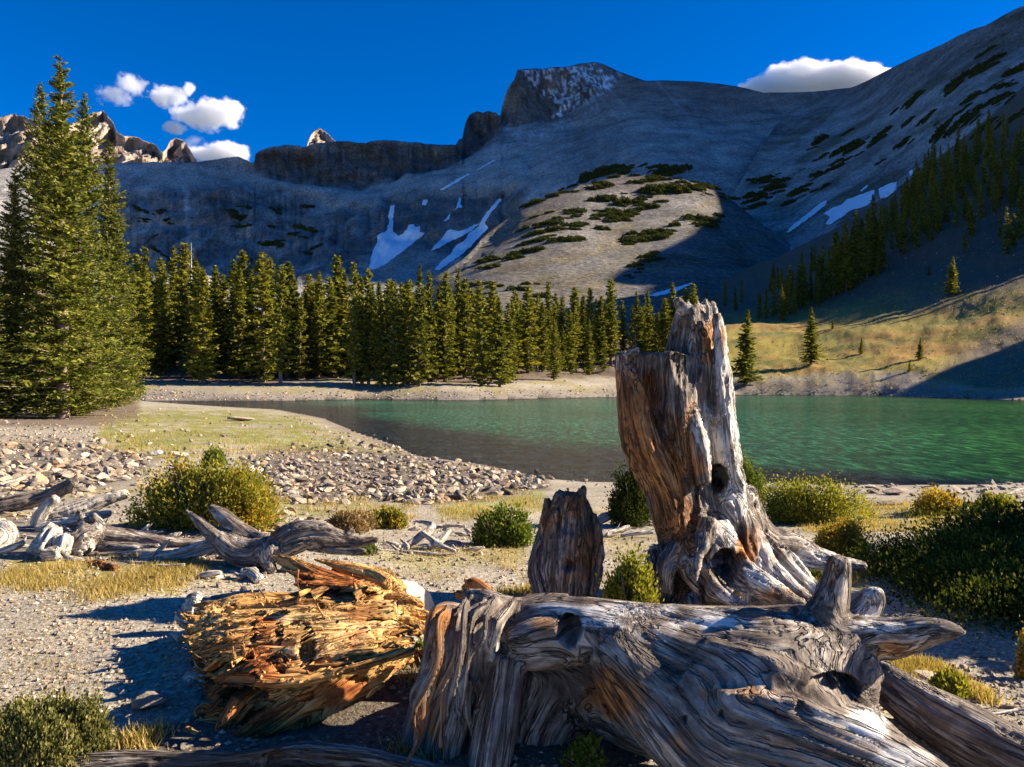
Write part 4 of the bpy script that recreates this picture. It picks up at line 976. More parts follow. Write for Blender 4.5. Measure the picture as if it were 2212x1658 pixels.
# ------------------------------------------------------------------ weathered wood
def wood_mat(name, grey=((.048, .033, .022), (.24, .19, .145), (.66, .58, .475)), rust=((.07, .026, .010), (.36, .14, .04), (.68, .36, .12)), crack=.85, gs=1.0, spec=.25, palec=((.20, .165, .13), (.56, .51, .44), (.84, .80, .72))):
    m, t = mat(name); n = N(t)
    g = n('Attribute', attribute_name='grain').outputs['Vector']
    ru = n('Attribute', attribute_name='rust').outputs['Fac']; dk = n('Attribute', attribute_name='dark').outputs['Fac']
    pos = n('TexCoord').outputs['Object']
    wob = n('TexNoise', {'Vector': n('Mapping', {'Vector': g, 'Scale': (6*gs, 6*gs, 1.6*gs)}).outputs[0], 'Scale': 1.0, 'Detail': 2.0}).outputs['Color']
    gw = n('VectorMath', {0: g, 1: n('VectorMath', {0: wob, 'Scale': .07}, operation='SCALE').outputs[0]}, operation='ADD').outputs[0]
    f1 = n('TexNoise', {'Vector': n('Mapping', {'Vector': gw, 'Scale': (52*gs, 52*gs, 2.6*gs)}).outputs[0], 'Scale': 1.0, 'Detail': 7.0, 'Roughness': .68}).outputs[0]
    f2 = n('TexNoise', {'Vector': n('Mapping', {'Vector': gw, 'Scale': (17*gs, 17*gs, .9*gs)}).outputs[0], 'Scale': 1.0, 'Detail': 4.0, 'Roughness': .55}).outputs[0]
    f3 = n('TexNoise', {'Vector': pos, 'Scale': 5.0, 'Detail': 5.0, 'Roughness': .65}).outputs[0]
    # thin drying cracks: where a stretched noise crosses its middle value
    ck = n.math('ABSOLUTE', n.math('SUBTRACT', f2, .5)); ck = n.ramp(ck, [(0.0, g3(0)), (.012, g3(.25)), (.035, g3(1))])
    f4 = n('TexNoise', {'Vector': n('Mapping', {'Vector': gw, 'Location': (3, 1, 5), 'Scale': (30*gs, 30*gs, 1.1*gs)}).outputs[0], 'Scale': 1.0, 'Detail': 3.0}).outputs[0]
    ck2 = n.ramp(n.math('ABSOLUTE', n.math('SUBTRACT', f4, .5)), [(0.0, g3(0)), (.01, g3(.3)), (.03, g3(1))]); ck = n.mix(1.0, ck, ck2, 'MULTIPLY')
    gate = n.ramp(f3, [(.36, g3(0)), (.5, g3(1))])
    ck = n.mix(gate, (1, 1, 1), ck)
    fm = n.math('ADD', n.math('MULTIPLY', f1, .65), n.math('MULTIPLY', f3, .4))
    cg = n.ramp(fm, [(.40, grey[0]), (.53, grey[1]), (.66, grey[2])])
    cr = n.ramp(fm, [(.40, rust[0]), (.52, rust[1]), (.66, rust[2])])
    rf = n.ramp(n.math('ADD', ru, n.math('MULTIPLY', n.math('SUBTRACT', f3, .5), 1.4)), [(.25, g3(0)), (.6, g3(1))])
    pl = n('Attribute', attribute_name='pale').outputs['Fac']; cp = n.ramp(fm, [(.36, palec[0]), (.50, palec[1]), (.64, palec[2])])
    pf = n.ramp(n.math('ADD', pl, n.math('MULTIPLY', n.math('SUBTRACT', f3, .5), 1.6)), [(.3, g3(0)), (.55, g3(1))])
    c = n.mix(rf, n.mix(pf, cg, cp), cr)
    c = n.mix(n.math('MULTIPLY', n.math('SUBTRACT', 1.0, ck), crack), c, n.mix(1.0, c, g3(.12), 'MULTIPLY'))
    c = n.mix(n.math('MULTIPLY', dk, .85), c, (.035, .026, .02))
    hgt = n.math('ADD', n.math('MULTIPLY', f1, .5), n.math('MULTIPLY', ck, .6))
    bm = n('Bump', {'Height': hgt, 'Strength': 1.0, 'Distance': .018/gs}).outputs[0]
    bm = n('Bump', {'Height': f2, 'Strength': .6, 'Distance': .03/gs, 'Normal': bm}).outputs[0]
    p = n('BsdfPrincipled', {'Base Color': c, 'Roughness': .72, 'Normal': bm}); p.inputs['Specular IOR Level'].default_value = spec
    n.out(p.outputs[0]); return m
M_wood = wood_mat('weathered_wood')
M_log = wood_mat('smooth_log_wood', crack=.7, gs=.75, spec=.2)
M_rot = wood_mat('rotten_orange_wood', grey=((.22, .08, .025), (.76, .43, .13), (.92, .68, .32)), rust=((.08, .022, .010), (.46, .15, .04), (.78, .36, .11)), crack=.85, gs=1.0, spec=.1, palec=((.42, .18, .04), (.88, .58, .20), (.96, .80, .46)))
M_pale = wood_mat('bleached_driftwood', grey=((.26, .20, .15), (.62, .55, .44), (.88, .82, .71)), gs=1.3, crack=.6)

def catmull(pts, sub=5):
    P = np.array(pts, float); P = np.vstack([2*P[0]-P[1], P, 2*P[-1]-P[-2]]); out = []
    P[:, 3] = np.maximum(P[:, 3], .001)
    for i in range(1, len(P)-2):
        for u in np.linspace(0, 1, sub, endpoint=False):
            a, b, c, d = P[i-1], P[i], P[i+1], P[i+2]
            out.append(.5*((2*b)+(c-a)*u+(2*a-5*b+4*c-d)*u*u+(-a+3*b-3*c+d)*u**3))
    out.append(P[-2]); return np.array(out)
def sk(pts):
    """sketch tube (x, y, distance, radius[, flatten]) to metres"""
    o = []
    for q in pts:
        v = unp(q[0], q[1], q[2]); o.append((v.x, v.y, v.z, q[3]/F*q[2], q[4] if len(q) > 4 else 1.0))
    return o
def closed_tube(S, k=14, seed=0, rough=.12):
    """S: (n,5) samples; flattening squeezes the tube along the view"""
    n = len(S); P = S[:, :3]; T = np.gradient(P, axis=0); T /= np.linalg.norm(T, axis=1)[:, None]+1e-9
    V = []; th = np.arange(k)*2*math.pi/k
    ph = seed*1.7
    for i in range(n):
        b = np.array([0, 1., 0]); a = np.cross(T[i], b)
        if np.linalg.norm(a) < .2: b = np.array([1., 0, 0]); a = np.cross(T[i], b)
        a /= np.linalg.norm(a); b2 = np.cross(a, T[i]); b2 /= np.linalg.norm(b2)
        rr = 1+rough*np.sin(3*th+ph+i*.15)+rough*.7*np.sin(5*th+2*ph-i*.1)
        V.append(P[i]+S[i, 3]*rr[:, None]*(np.cos(th)[:, None]*a+S[i, 4]*np.sin(th)[:, None]*b2))
    V.append(P[:1]-T[:1]*S[0, 3]*.2); V.append(P[-1:]+T[-1:]*S[-1, 3]*.3)
    V = np.concatenate([np.asarray(v).reshape(-1, 3) for v in V]); Fq = []; Ft = []
    for i in range(n-1):
        for j in range(k): Fq.append((i*k+j, i*k+(j+1) % k, (i+1)*k+(j+1) % k, (i+1)*k+j))
    for j in range(k):
        Ft.append((n*k, (j+1) % k, j)); Ft.append((n*k+1, (n-1)*k+j, (n-1)*k+(j+1) % k))
    return V, Fq, Ft
def remesh(V, Fs, voxel, smooth=3):
    me = bpy.data.meshes.new('tmp'); me.from_pydata(V.tolist(), [], Fs); me.update()
    import bmesh
    bm = bmesh.new(); bm.from_mesh(me); bmesh.ops.recalc_face_normals(bm, faces=bm.faces); bm.to_mesh(me); bm.free()
    ob = bpy.data.objects.new('tmp', me); C.objects.link(ob)
    md = ob.modifiers.new('r', 'REMESH'); md.mode = 'VOXEL'; md.voxel_size = voxel; md.use_smooth_shade = True
    if smooth: s = ob.modifiers.new('s', 'SMOOTH'); s.factor = .5; s.iterations = smooth
    dg = bpy.context.evaluated_depsgraph_get(); dg.update()
    out = bpy.data.meshes.new_from_object(ob.evaluated_get(dg)); bpy.data.objects.remove(ob); bpy.data.meshes.remove(me)
    return out
def grain_of(P, tubes, sharp=6.0):
    acc = np.zeros((len(P), 3)); wt = np.zeros(len(P)); dmin = np.full(len(P), 9.); 
    for S in tubes:
        nn_ = int(np.clip(np.linalg.norm(np.diff(S[:, :3], axis=0), axis=1).sum()/max(.008, np.median(S[:, 3])*.3), 4, 90)); tt = np.linspace(0, len(S)-1, nn_)
        S = np.stack([np.interp(tt, np.arange(len(S)), S[:, c_]) for c_ in range(5)], -1)
        Q = S[:, :3]; T = np.gradient(Q, axis=0); T /= np.linalg.norm(T, axis=1)[:, None]+1e-9
        ar = np.concatenate([[0], np.cumsum(np.linalg.norm(np.diff(Q, axis=0), axis=1))])
        best = np.full(len(P), 1e9); bi = np.zeros(len(P), int)
        for i in range(len(Q)):
            d = np.linalg.norm(P-Q[i], axis=1)/(S[i, 3]+.01); m_ = d < best; best[m_] = d[m_]; bi[m_] = i
        al = ((P-Q[bi])*T[bi]).sum(1); sp = np.clip(ar[bi]+al, 0, ar[-1])
        Qc = np.stack([np.interp(sp, ar, Q[:, c_]) for c_ in range(3)], -1); t = np.stack([np.interp(sp, ar, T[:, c_]) for c_ in range(3)], -1); t /= np.linalg.norm(t, axis=1)[:, None]+1e-9
        rel = P-Qc; al2 = (rel*t).sum(1); perp = rel-al2[:, None]*t; Rc = np.interp(sp, ar, S[:, 3])
        ref = np.array([0, 1., 0]); a = np.cross(t, ref); na = np.linalg.norm(a, axis=1); a = np.where(na[:, None] > .2, a/(na[:, None]+1e-9), np.array([1., 0, 0]))
        b = np.cross(a, t); g = np.stack([(perp*a).sum(1), (perp*b).sum(1), sp+al2], -1)
        dp = np.linalg.norm(rel, axis=1)/(Rc+.01); w_ = np.exp(-sharp*np.clip(dp, 0, 8)); acc += g*w_[:, None]; wt += w_
    return acc/(wt[:, None]+1e-12)
def pxof(P):
    return CX+F*P[:, 0]/P[:, 1], CY-F*(P[:, 2]-CAMZ)/P[:, 1]
def finish(me, tubes, amp, freq, rust, dark, pits, base_rust=0.0, fine=1.0, seed=0, stretch=.09, pale=()):
    P = coords(me); Nn = normals(me)
    G = grain_of(P, tubes)
    w1 = ridged(np.stack([G[:, 0]/freq, G[:, 1]/freq, G[:, 2]/freq*stretch], -1), 3, seed)
    w2 = ridged(np.stack([G[:, 0]/freq*3.2, G[:, 1]/freq*3.2, G[:, 2]/freq*.3*stretch*3], -1), 3, seed+5)
    w3 = fbm(P/(freq*2.5), 3, seed+9)
    w4 = np.abs(vnoise(np.stack([G[:, 0]/freq*2.2, G[:, 1]/freq*2.2, G[:, 2]/freq*.12], -1), seed+31)); gv = -np.exp(-(w4/.09)**2)*(fbm(P/.35, 2, seed+3) > -.15)
    P2 = P + Nn*((w1-.2)*amp + (w2-.2)*amp*.38*fine + w3*amp*.8 + gv*amp*.9)[:, None]
    px, py = pxof(P); front = (Nn[:, 1] < .15)
    R_ = np.full(len(P), base_rust)
    for x, y, rx, ry, s in rust: R_ = np.maximum(R_, s*np.exp(-(((px-x)/rx)**2+((py-y)/ry)**2)))
    D_ = np.zeros(len(P))
    for x, y, rx, ry, s in dark: D_ = np.maximum(D_, s*np.exp(-(((px-x)/rx)**2+((py-y)/ry)**2)**1.5))
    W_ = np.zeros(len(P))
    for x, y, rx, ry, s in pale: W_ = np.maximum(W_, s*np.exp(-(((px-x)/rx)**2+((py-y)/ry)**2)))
    add_f(me, 'pale', W_)  # pale wood: partly bleaching, partly sunlit brightness put into the colour
    for x, y, rx, ry, dep in pits:
        q = (((px-x)/rx)**2+((py-y)/ry)**2+.35*fbm(np.stack([px/rx, py/ry, 0*px], -1)*1.5, 3, int(x)))
        f = np.clip(1.25-q, 0, 1)**.5*front*(q < 1.25)
        P2[:, 1] += f*dep; P2[:, 0] += f*dep*.25
    me.vertices.foreach_set('co', P2.astype(np.float32).ravel()); me.update()
    add_v(me, 'grain', G); add_f(me, 'rust', R_); add_f(me, 'dark', D_)
    return me
def wood(tubes, voxel, mt=None, amp=.012, freq=.05, rust=(), dark=(), pits=(), base_rust=0.0, seed=0, extra=None, smooth=3, stretch=.09, name='wood', rough=.12, pale=()):
    V = []; Fs = []; o = 0; TS = []
    for i, tb in enumerate(tubes):
        S = catmull(sk(tb)); TS.append(S); v, fq, ft = closed_tube(S, 14, seed+i, rough)
        V.append(v); Fs += [tuple(a+o for a in f) for f in fq+ft]; o += len(v)
    if extra:
        for v, fs in extra: V.append(v); Fs += [tuple(a+o for a in f) for f in fs]; o += len(v)
    me = remesh(np.concatenate(V), Fs, voxel, smooth)
    finish(me, TS, amp, freq, rust, dark, pits, base_rust, 1.0, seed, stretch, pale)
    me.materials.clear(); me.materials.append(mt or M_wood)
    me.name = name
    me.polygons.foreach_set('use_smooth', np.full(len(me.polygons), True))
    return me

def loft(rows, Yc, k=44, depth=.8, jag=.03, seed=0, ztop=None, hollow=.25, twist=.0, wedge=None):
    """upright trunk piece from its left and right outline; ragged open top with a hollow"""
    rg = np.random.default_rng(seed); rows = sorted(rows, key=lambda q: -q[0])
    ys = np.array([q[0] for q in rows], float); L = np.array([q[1] for q in rows], float); Rr = np.array([q[2] for q in rows], float)
    yy = np.linspace(ys[0], ys[-1], 26); l = np.interp(-yy, -ys, L); r = np.interp(-yy, -ys, Rr)
    th = np.arange(k)*2*math.pi/k
    jg = ridged(np.stack([np.cos(th)*3, np.sin(th)*3, 0*th+seed], -1), 4, seed)*jag+rg.normal(size=k)*jag*.35
    rings = []
    for i, y in enumerate(yy):
        f = i/(len(yy)-1); c = (l[i]+r[i])/2; hw = (r[i]-l[i])/2
        wv = 1+.05*np.sin(4*th+f*2+seed)+.035*np.sin(9*th-f*3)
        X = c+hw*np.cos(th)*np.where(np.abs(np.cos(th)) > .9, 1, wv); Yd = Yc+hw/F*Yc*depth*np.sin(th)*wv
        if wedge is not None:
            cc = np.cos(th); ap = (wedge[0]-c)/hw; tri = 1-np.abs(cc-ap)/np.where(cc > ap, 1-ap, 1+ap); Yd = np.where(np.sin(th) < 0, Yc-hw/F*Yc*wedge[1]*np.clip(tri, 0, 1)**.9*wv, Yd)
        ydy = y + (jg/ (Yc/F))*max(0, (f-.55)/.45)**2
        P = np.stack([(X-CX)/F*Yd, Yd, CAMZ-(ydy-CY)/F*Yc], -1); rings.append(P)
    # inner wall
    cen = rings[-1].mean(0)
    for s, dz in ((.74, 0.0), (.66, -.12), (.5, -hollow)):
        P = cen+(rings[-1]-cen)*np.array([s, s, 1]); P[:, 2] += dz-(.02 if s == .74 else 0); rings.append(P)
    V = np.concatenate(rings); n = len(rings); Fs = []
    for i in range(n-1):
        for j in range(k): Fs.append((i*k+j, i*k+(j+1) % k, (i+1)*k+(j+1) % k, (i+1)*k+j))
    V = np.vstack([V, rings[0].mean(0), rings[-1].mean(0)])
    for j in range(k): Fs.append((n*k, (j+1) % k, j)); Fs.append((n*k+1, (n-1)*k+j, (n-1)*k+(j+1) % k))
    return V, Fs

# ------------------------------------------------------------------ the tall stump
def tall_stump():
    Yc = 5.35
    A = loft([(1330, 1400, 1650), (1290, 1402, 1640), (1250, 1420, 1640), (1200, 1426, 1650), (1160, 1420, 1648), (1120, 1408, 1636), (1080, 1396, 1622), (1050, 1380, 1612), (1010, 1362, 1603), (985, 1352, 1600), (960, 1342, 1594), (900, 1337, 1589), (850, 1333, 1584), (800, 1331, 1578), (762, 1331, 1568)], Yc, jag=.025, seed=2, depth=.72, hollow=.35, wedge=(1478, 1.15))
    B = loft([(930, 1448, 1590), (860, 1442, 1584), (800, 1440, 1577), (755, 1442, 1571), (720, 1448, 1564), (690, 1453, 1556), (668, 1462, 1547), (655, 1474, 1540)], Yc-.02, jag=.06, seed=5, depth=.95, hollow=.3, wedge=(1490, 1.5))
    roots = [
      [(1560, 1060, 5.25, 45), (1600, 1150, 5.2, 42), (1640, 1215, 5.1, 34), (1690, 1262, 4.95, 22), (1745, 1300, 4.85, 12)],
      [(1530, 1150, 5.1, 45), (1580, 1225, 4.95, 36), (1650, 1270, 4.8, 26), (1735, 1312, 4.72, 14)],
      [(1480, 1180, 5.0, 40), (1500, 1235, 4.9, 30), (1550, 1285, 4.8, 22), (1615, 1322, 4.75, 11)],
      [(1440, 1200, 5.2, 40), (1425, 1250, 5.1, 32), (1412, 1300, 5.05, 20), (1400, 1335, 5.0, 10)],
      [(1610, 1110, 5.5, 36), (1650, 1168, 5.55, 34), (1710, 1190, 5.6, 36), (1770, 1210, 5.6, 24), (1865, 1225, 5.6, 8)],
      [(1640, 1180, 5.45, 30), (1690, 1225, 5.35, 36), (1740, 1270, 5.3, 26), (1790, 1300, 5.25, 12)],
      [(1600, 640+420, 5.5, 30), (1615, 1130, 5.6, 40), (1640, 1200, 5.6, 40)],
      [(1555, 1060, 5.15, 20), (1560, 1000, 5.12, 17), (1548, 930, 5.1, 14), (1530, 890, 5.1, 6)],          # raised strips of the face
      [(1520, 1045, 5.0, 17), (1508, 960, 4.98, 22), (1492, 890, 5.02, 14), (1488, 878, 5.05, 5)],
      [(1590, 1080, 5.2, 20), (1570, 960, 5.1, 18), (1560, 860, 5.1, 16), (1556, 760, 5.12, 14), (1548, 680, 5.15, 9)],
      [(1470, 1150, 5.0, 20), (1450, 1060, 5.0, 28), (1400, 960, 5.0, 30), (1372, 860, 5.05, 24), (1360, 790, 5.1, 12)],
      [(1500, 700, 5.2, 14), (1480, 672, 5.2, 12), (1460, 648, 5.2, 7)],
      [(1500, 1330, 4.75, 12), (1497, 1300, 4.8, 14), (1490, 1280, 4.85, 6)],
      [(1460, 1190, 4.95, 22), (1440, 1230, 4.9, 20), (1436, 1280, 4.9, 14)],
      [(1530, 1120, 4.98, 18), (1515, 1180, 4.93, 16), (1490, 1230, 4.88, 14)],
      [(1355, 775, 5.1, 10), (1370, 762, 5.1, 9), (1382, 760, 5.15, 4)],
    ]
    TS = roots
    rust = [(1370, 900, 80, 130, .85), (1410, 1010, 70, 80, .95), (1450, 1090, 50, 70, .95), (1560, 740, 12, 50, .6), (1480, 1130, 40, 90, .7), (1500, 1000, 30, 60, .6), (1480, 950, 40, 90, .5), (1440, 1010, 60, 90, .85), (1440, 1110, 45, 70, .85), (1345, 900, 16, 120, .7), (1530, 740, 14, 60, .8), (1620, 1180, 22, 50, .9), (1690, 1280, 60, 20, .5), (1600, 1190, 14, 40, .8), (1350, 960, 30, 60, .5)]
    dark = [(1470, 760, 40, 70, .5), (1440, 820, 50, 60, .35), (1560, 1215, 22, 30, .8), (1470, 930, 26, 60, .4), (1480, 1080, 22, 60, .4), (1352, 905, 5, 5, .8), (1353, 962, 6, 6, .9)]
    pits = [(1553, 1036, 17, 30, .30), (1567, 1225, 26, 34, .22), (1495, 1080, 14, 70, .07), (1485, 770, 30, 70, .08), (1408, 1268, 10, 26, .12), (1520, 1250, 10, 40, .10), (1600, 1175, 9, 50, .08), (1412, 870, 26, 60, .04)]
    tubes = TS
    V = []; Fs = []; o = 0; T2 = []
    for i, tb in enumerate(tubes):
        S = catmull(sk(tb)); T2.append(S); v, fq, ft = closed_tube(S, 14, i, .1)
        V.append(v); Fs += [tuple(a+o for a in f) for f in fq+ft]; o += len(v)
    for v, fs in (A, B): V.append(v); Fs += [tuple(a+o for a in f) for f in fs]; o += len(v)
    me = remesh(np.concatenate(V), Fs, .012, 2)
    axis = [catmull(sk([(1525, 1300, 5.35, 110), (1520, 1150, 5.35, 110), (1480, 1000, 5.35, 120), (1460, 850, 5.35, 120), (1470, 700, 5.35, 100)]))]
    finish(me, T2+axis, .017, .05, rust, dark, pits, 0.05, 1.0, 3, .07, [(1565, 800, 30, 150, .9), (1575, 960, 34, 120, 1), (1530, 930, 26, 90, .8), (1585, 1100, 34, 90, .9), (1640, 1230, 40, 60, .8), (1760, 1215, 90, 30, 1), (1720, 1250, 70, 40, .9), (1590, 1290, 50, 30, .8), (1500, 950, 24, 60, .7), (1480, 670, 30, 14, .8), (1545, 1200, 20, 70, .6)])  # bleached wood, its sun-facing right side also brightened by colour
    me.materials.clear(); me.materials.append(M_wood); me.polygons.foreach_set('use_smooth', np.full(len(me.polygons), True))
    e = empty('tree_stump', unp(1520, 1330, 5.2), 'tall broken grey and rust stump with a knothole standing before the lake', 'stump')
    o = link('trunk', me, e); o.matrix_parent_inverse = Matrix.Translation(-e.location)
    # pale splinter on the top and wedge on the left rim
    for tb, nm in (([(1482, 682, 5.2, 10, .5), (1470, 662, 5.2, 9, .5), (1458, 646, 5.2, 7, .5)], 'splinter'), ([(1350, 772, 5.1, 7), (1366, 758, 5.1, 6), (1380, 757, 5.1, 4)], 'splinter'), ([(1334, 800, 5.12, 3.2), (1334, 775, 5.12, 3), (1336, 765, 5.12, 1)], 'splinter'), ([(1528, 690, 5.2, 5), (1529, 668, 5.2, 4), (1526, 652, 5.2, 1.5)], 'splinter')):
        mm = wood([tb], .006, M_pale, .003, .02, seed=9); s = link(nm, mm, e); s.matrix_parent_inverse = Matrix.Translation(-e.location)
tall_stump()

def thing(me, name, label, cat, loc=None):
    """a single-mesh thing whose origin lies at its base"""
    P = coords(me); c = Vector((P[:, 0].mean(), P[:, 1].mean(), P[:, 2].min()))
    me.transform(Matrix.Translation(-c)); me.update()
    return link(name, me, None, label, cat, None, None, c)

# small dark stump
A = loft([(1335, 1168, 1285), (1290, 1166, 1280), (1250, 1152, 1278), (1215, 1146, 1285), (1180, 1158, 1298), (1150, 1164, 1290), (1120, 1170, 1284), (1098, 1176, 1282), (1078, 1200, 1266), (1056, 1207, 1262)], 5.15, jag=.035, seed=8, depth=.55, hollow=.12)
S0 = [(1225, 1330, 5.1, 50), (1222, 1200, 5.1, 60), (1232, 1070, 5.1, 30)]
me = wood([S0, [(1280, 1285, 5.05, 10), (1288, 1240, 5.05, 12), (1292, 1170, 5.1, 9), (1286, 1110, 5.1, 4)], [(1168, 1290, 5.05, 14), (1156, 1225, 5.1, 14), (1172, 1150, 5.1, 10), (1185, 1080, 5.1, 6)], [(1215, 1300, 4.95, 24), (1228, 1200, 4.95, 24), (1232, 1120, 4.97, 20), (1240, 1070, 5.0, 10)]],
          .010, M_wood, .016, .05, rust=[(1240, 1080, 40, 60, .6), (1260, 1200, 50, 90, .6), (1190, 1130, 40, 80, .5)], dark=[(1228, 1222, 14, 14, .8), (1185, 1180, 30, 60, .45), (1270, 1150, 20, 60, .5)], pits=[(1228, 1222, 12, 12, .05), (1232, 1130, 26, 22, .03)], seed=11, extra=[A])
thing(me, 'tree_stump', 'small dark jagged stump in the shade left of the tall stump', 'stump')

# ------------------------------------------------------------------ the big fallen log in front
rg = np.random.default_rng(4)
big = [
  [(1120, 1345, 3.35, 45), (1210, 1345, 3.3, 60), (1330, 1385, 3.15, 85), (1480, 1440, 3.05, 125), (1640, 1480, 2.95, 155), (1780, 1450, 2.95, 118), (1860, 1400, 2.95, 66)],
  [(1330, 1400, 3.1, 80), (1420, 1500, 2.95, 105), (1540, 1590, 2.8, 130), (1700, 1640, 2.65, 150), (1880, 1720, 2.55, 150), (2050, 1830, 2.5, 140)],
  [(1500, 1480, 2.95, 120), (1660, 1560, 2.8, 150), (1800, 1610, 2.7, 120)],
  [(1700, 1420, 3.0, 90), (1780, 1395, 2.98, 70), (1850, 1380, 2.95, 50), (1930, 1378, 2.9, 42), (2000, 1366, 2.85, 32), (2050, 1362, 2.82, 20), (2088, 1366, 2.8, 5)],
  [(1760, 1400, 3.0, 62), (1785, 1330, 3.0, 46), (1803, 1270, 3.0, 33), (1812, 1225, 3.0, 25), (1815, 1206, 3.0, 20)],
  [(1790, 1390, 3.15, 50), (1860, 1330, 3.2, 34), (1885, 1295, 3.2, 26), (1880, 1278, 3.2, 22)],
  [(1150, 1330, 3.4, 40), (1090, 1320, 3.4, 34), (1050, 1300, 3.4, 26), (1020, 1290, 3.42, 18), (1005, 1275, 3.42, 9)],
  [(1260, 1318, 3.35, 32), (1400, 1335, 3.3, 34), (1560, 1345, 3.25, 34), (1700, 1345, 3.2, 36), (1760, 1350, 3.1, 40)],
  [(1230, 1310, 3.4, 26), (1170, 1312, 3.4, 30), (1120, 1322, 3.4, 30)],
  [(1330, 1380, 3.1, 60), (1270, 1380, 3.15, 55), (1180, 1385, 3.2, 56), (1110, 1400, 3.22, 46)],
  [(1850, 1450, 2.9, 44), (1858, 1520, 2.85, 34), (1880, 1560, 2.8, 26)],
  [(1780, 1560, 2.72, 60), (1870, 1570, 2.65, 42), (1930, 1620, 2.6, 40), (2010, 1700, 2.55, 40)],
  [(1100, 1420, 3.2, 40), (1080, 1520, 3.15, 46), (1060, 1640, 3.1, 50), (1050, 1720, 3.1, 50)],
]
big += [[(1150, 1360, 3.5, 70), (1190, 1450, 3.45, 110), (1150, 1560, 3.4, 110), (1120, 1700, 3.35, 90)], [(1220, 1400, 3.4, 70), (1290, 1480, 3.35, 80), (1350, 1560, 3.25, 50), (1420, 1600, 3.15, 40)],
        [(1010, 1400, 3.3, 40), (990, 1500, 3.25, 44), (960, 1620, 3.2, 46), (950, 1720, 3.2, 46)], [(960, 1370, 3.35, 26), (930, 1480, 3.3, 34), (905, 1600, 3.25, 40), (890, 1700, 3.2, 46)]]
big += [[(1075, 1320, 3.8, 34), (1050, 1400, 3.8, 60), (1030, 1500, 3.75, 60), (1010, 1600, 3.6, 60)], [(1120, 1320, 4.1, 34), (1090, 1390, 4.1, 60), (1060, 1450, 4.05, 50)], [(985, 1312, 3.7, 12), (970, 1340, 3.7, 24), (955, 1400, 3.7, 34), (945, 1480, 3.65, 40)],
        [(1000, 1318, 3.9, 14), (955, 1318, 3.9, 16), (935, 1345, 3.85, 16), (925, 1400, 3.8, 12)]]
# ribbons of torn wood hanging from the left end
for k in range(26):
    x0 = 925+k*7.5+rg.normal()*4; y0 = 1300+abs(k-14)*2.4+rg.normal()*10; L_ = rg.uniform(120, 350); Y0 = 3.02+.012*k+rg.normal()*.05; w_ = rg.uniform(5, 13)
    big.append([(x0+30+rg.normal()*8, y0-8, Y0+.12, w_*.8), (x0+10, y0+25, Y0, w_), (x0-6+rg.normal()*8, y0+L_*.4, Y0-.06, w_*.95), (x0-18+rg.normal()*14, y0+L_*.75, Y0-.06, w_*.7), (x0-34+rg.normal()*18, y0+L_, Y0-.04, w_*.2)])
rust = [(955, 1340, 40, 40, .8), (1330, 1500, 90, 80, .75), (1930, 1400, 50, 22, .6), (940, 1400, 30, 120, .6), (1700, 1440, 70, 40, .35), (1180, 1350, 40, 30, .4), (1800, 1230, 20, 50, .45), (920, 1560, 50, 90, .6), (1480, 1600, 60, 50, .45), (1560, 1500, 160, 30, .42), (1700, 1600, 160, 26, .42)]
dark = [(1190, 1370, 60, 40, .5), (1240, 1480, 70, 70, .55), (1800, 1500, 60, 40, .35), (1790, 1300, 22, 50, .35), (1100, 1500, 60, 120, .5)]
pits = [(1228, 1362, 24, 34, .16), (1560, 1545, 5, 9, .03), (1655, 1497, 7, 9, .03), (1730, 1530, 9, 14, .04), (1480, 1555, 5, 8, .03), (1800, 1490, 52, 34, .12)]
me = wood(big, .0105, M_log, .0055, .07, rust, dark, pits, 0.02, 21, smooth=3, stretch=.06, rough=.07, pale=[(1350, 1318, 200, 22, .7), (1560, 1345, 160, 22, .6), (1880, 1310, 30, 50, .9), (1900, 1350, 90, 18, .8), (1880, 1560, 60, 40, .8), (1960, 1640, 70, 30, .9), (1300, 1345, 60, 18, .8), (1060, 1400, 22, 90, .6), (1000, 1480, 16, 80, .5), (1500, 1460, 150, 50, .35)])  # pale wood along the top, with sunlit brightness painted in
thing(me, 'fallen_log', 'huge grey fallen log with a stub and torn left end across the foreground', 'log')

# log leaning out to the lower right
me = wood([[(1862, 1440, 3.55, 32), (1990, 1530, 3.3, 52), (2130, 1610, 3.05, 66), (2300, 1700, 2.85, 74), (2450, 1790, 2.7, 80)], [(1880, 1430, 3.6, 22), (2000, 1500, 3.4, 22), (2120, 1556, 3.2, 24), (2260, 1625, 3.0, 26)]],
          .012, M_wood, .010, .05, rust=[], dark=[(1900, 1500, 40, 60, .6)], seed=31, stretch=.05, rough=.05)
thing(me, 'fallen_log', 'straight grey log running out of the lower right corner', 'log')
# low dark root along the bottom edge
me = wood([[(60, 1668, 3.0, 26), (300, 1648, 3.05, 22), (500, 1645, 3.05, 20), (640, 1628, 3.1, 24), (800, 1640, 3.05, 22), (1000, 1690, 3.0, 26)], [(560, 1650, 3.05, 14), (600, 1628, 3.1, 16), (700, 1640, 3.1, 14)]],
          .010, M_wood, .010, .04, rust=[(600, 1630, 200, 20, .5)], dark=[(480, 1650, 500, 60, .6)], seed=41)
thing(me, 'fallen_log', 'low shaded log lying along the bottom edge of the picture', 'log')

# ------------------------------------------------------------------ the rotten orange stump
og = []
def fan(x0, y0, x1, y1, n, Y0, Y1, w0, w1, bend=0, sx=8, sy=8, seed=0):
    r_ = np.random.default_rng(seed)
    for k in range(n):
        f = (k+.5)/n; a = r_.normal()*sx; b = r_.normal()*sy; wd = r_.uniform(.7, 1.3)
        yield f, a, b, wd, r_
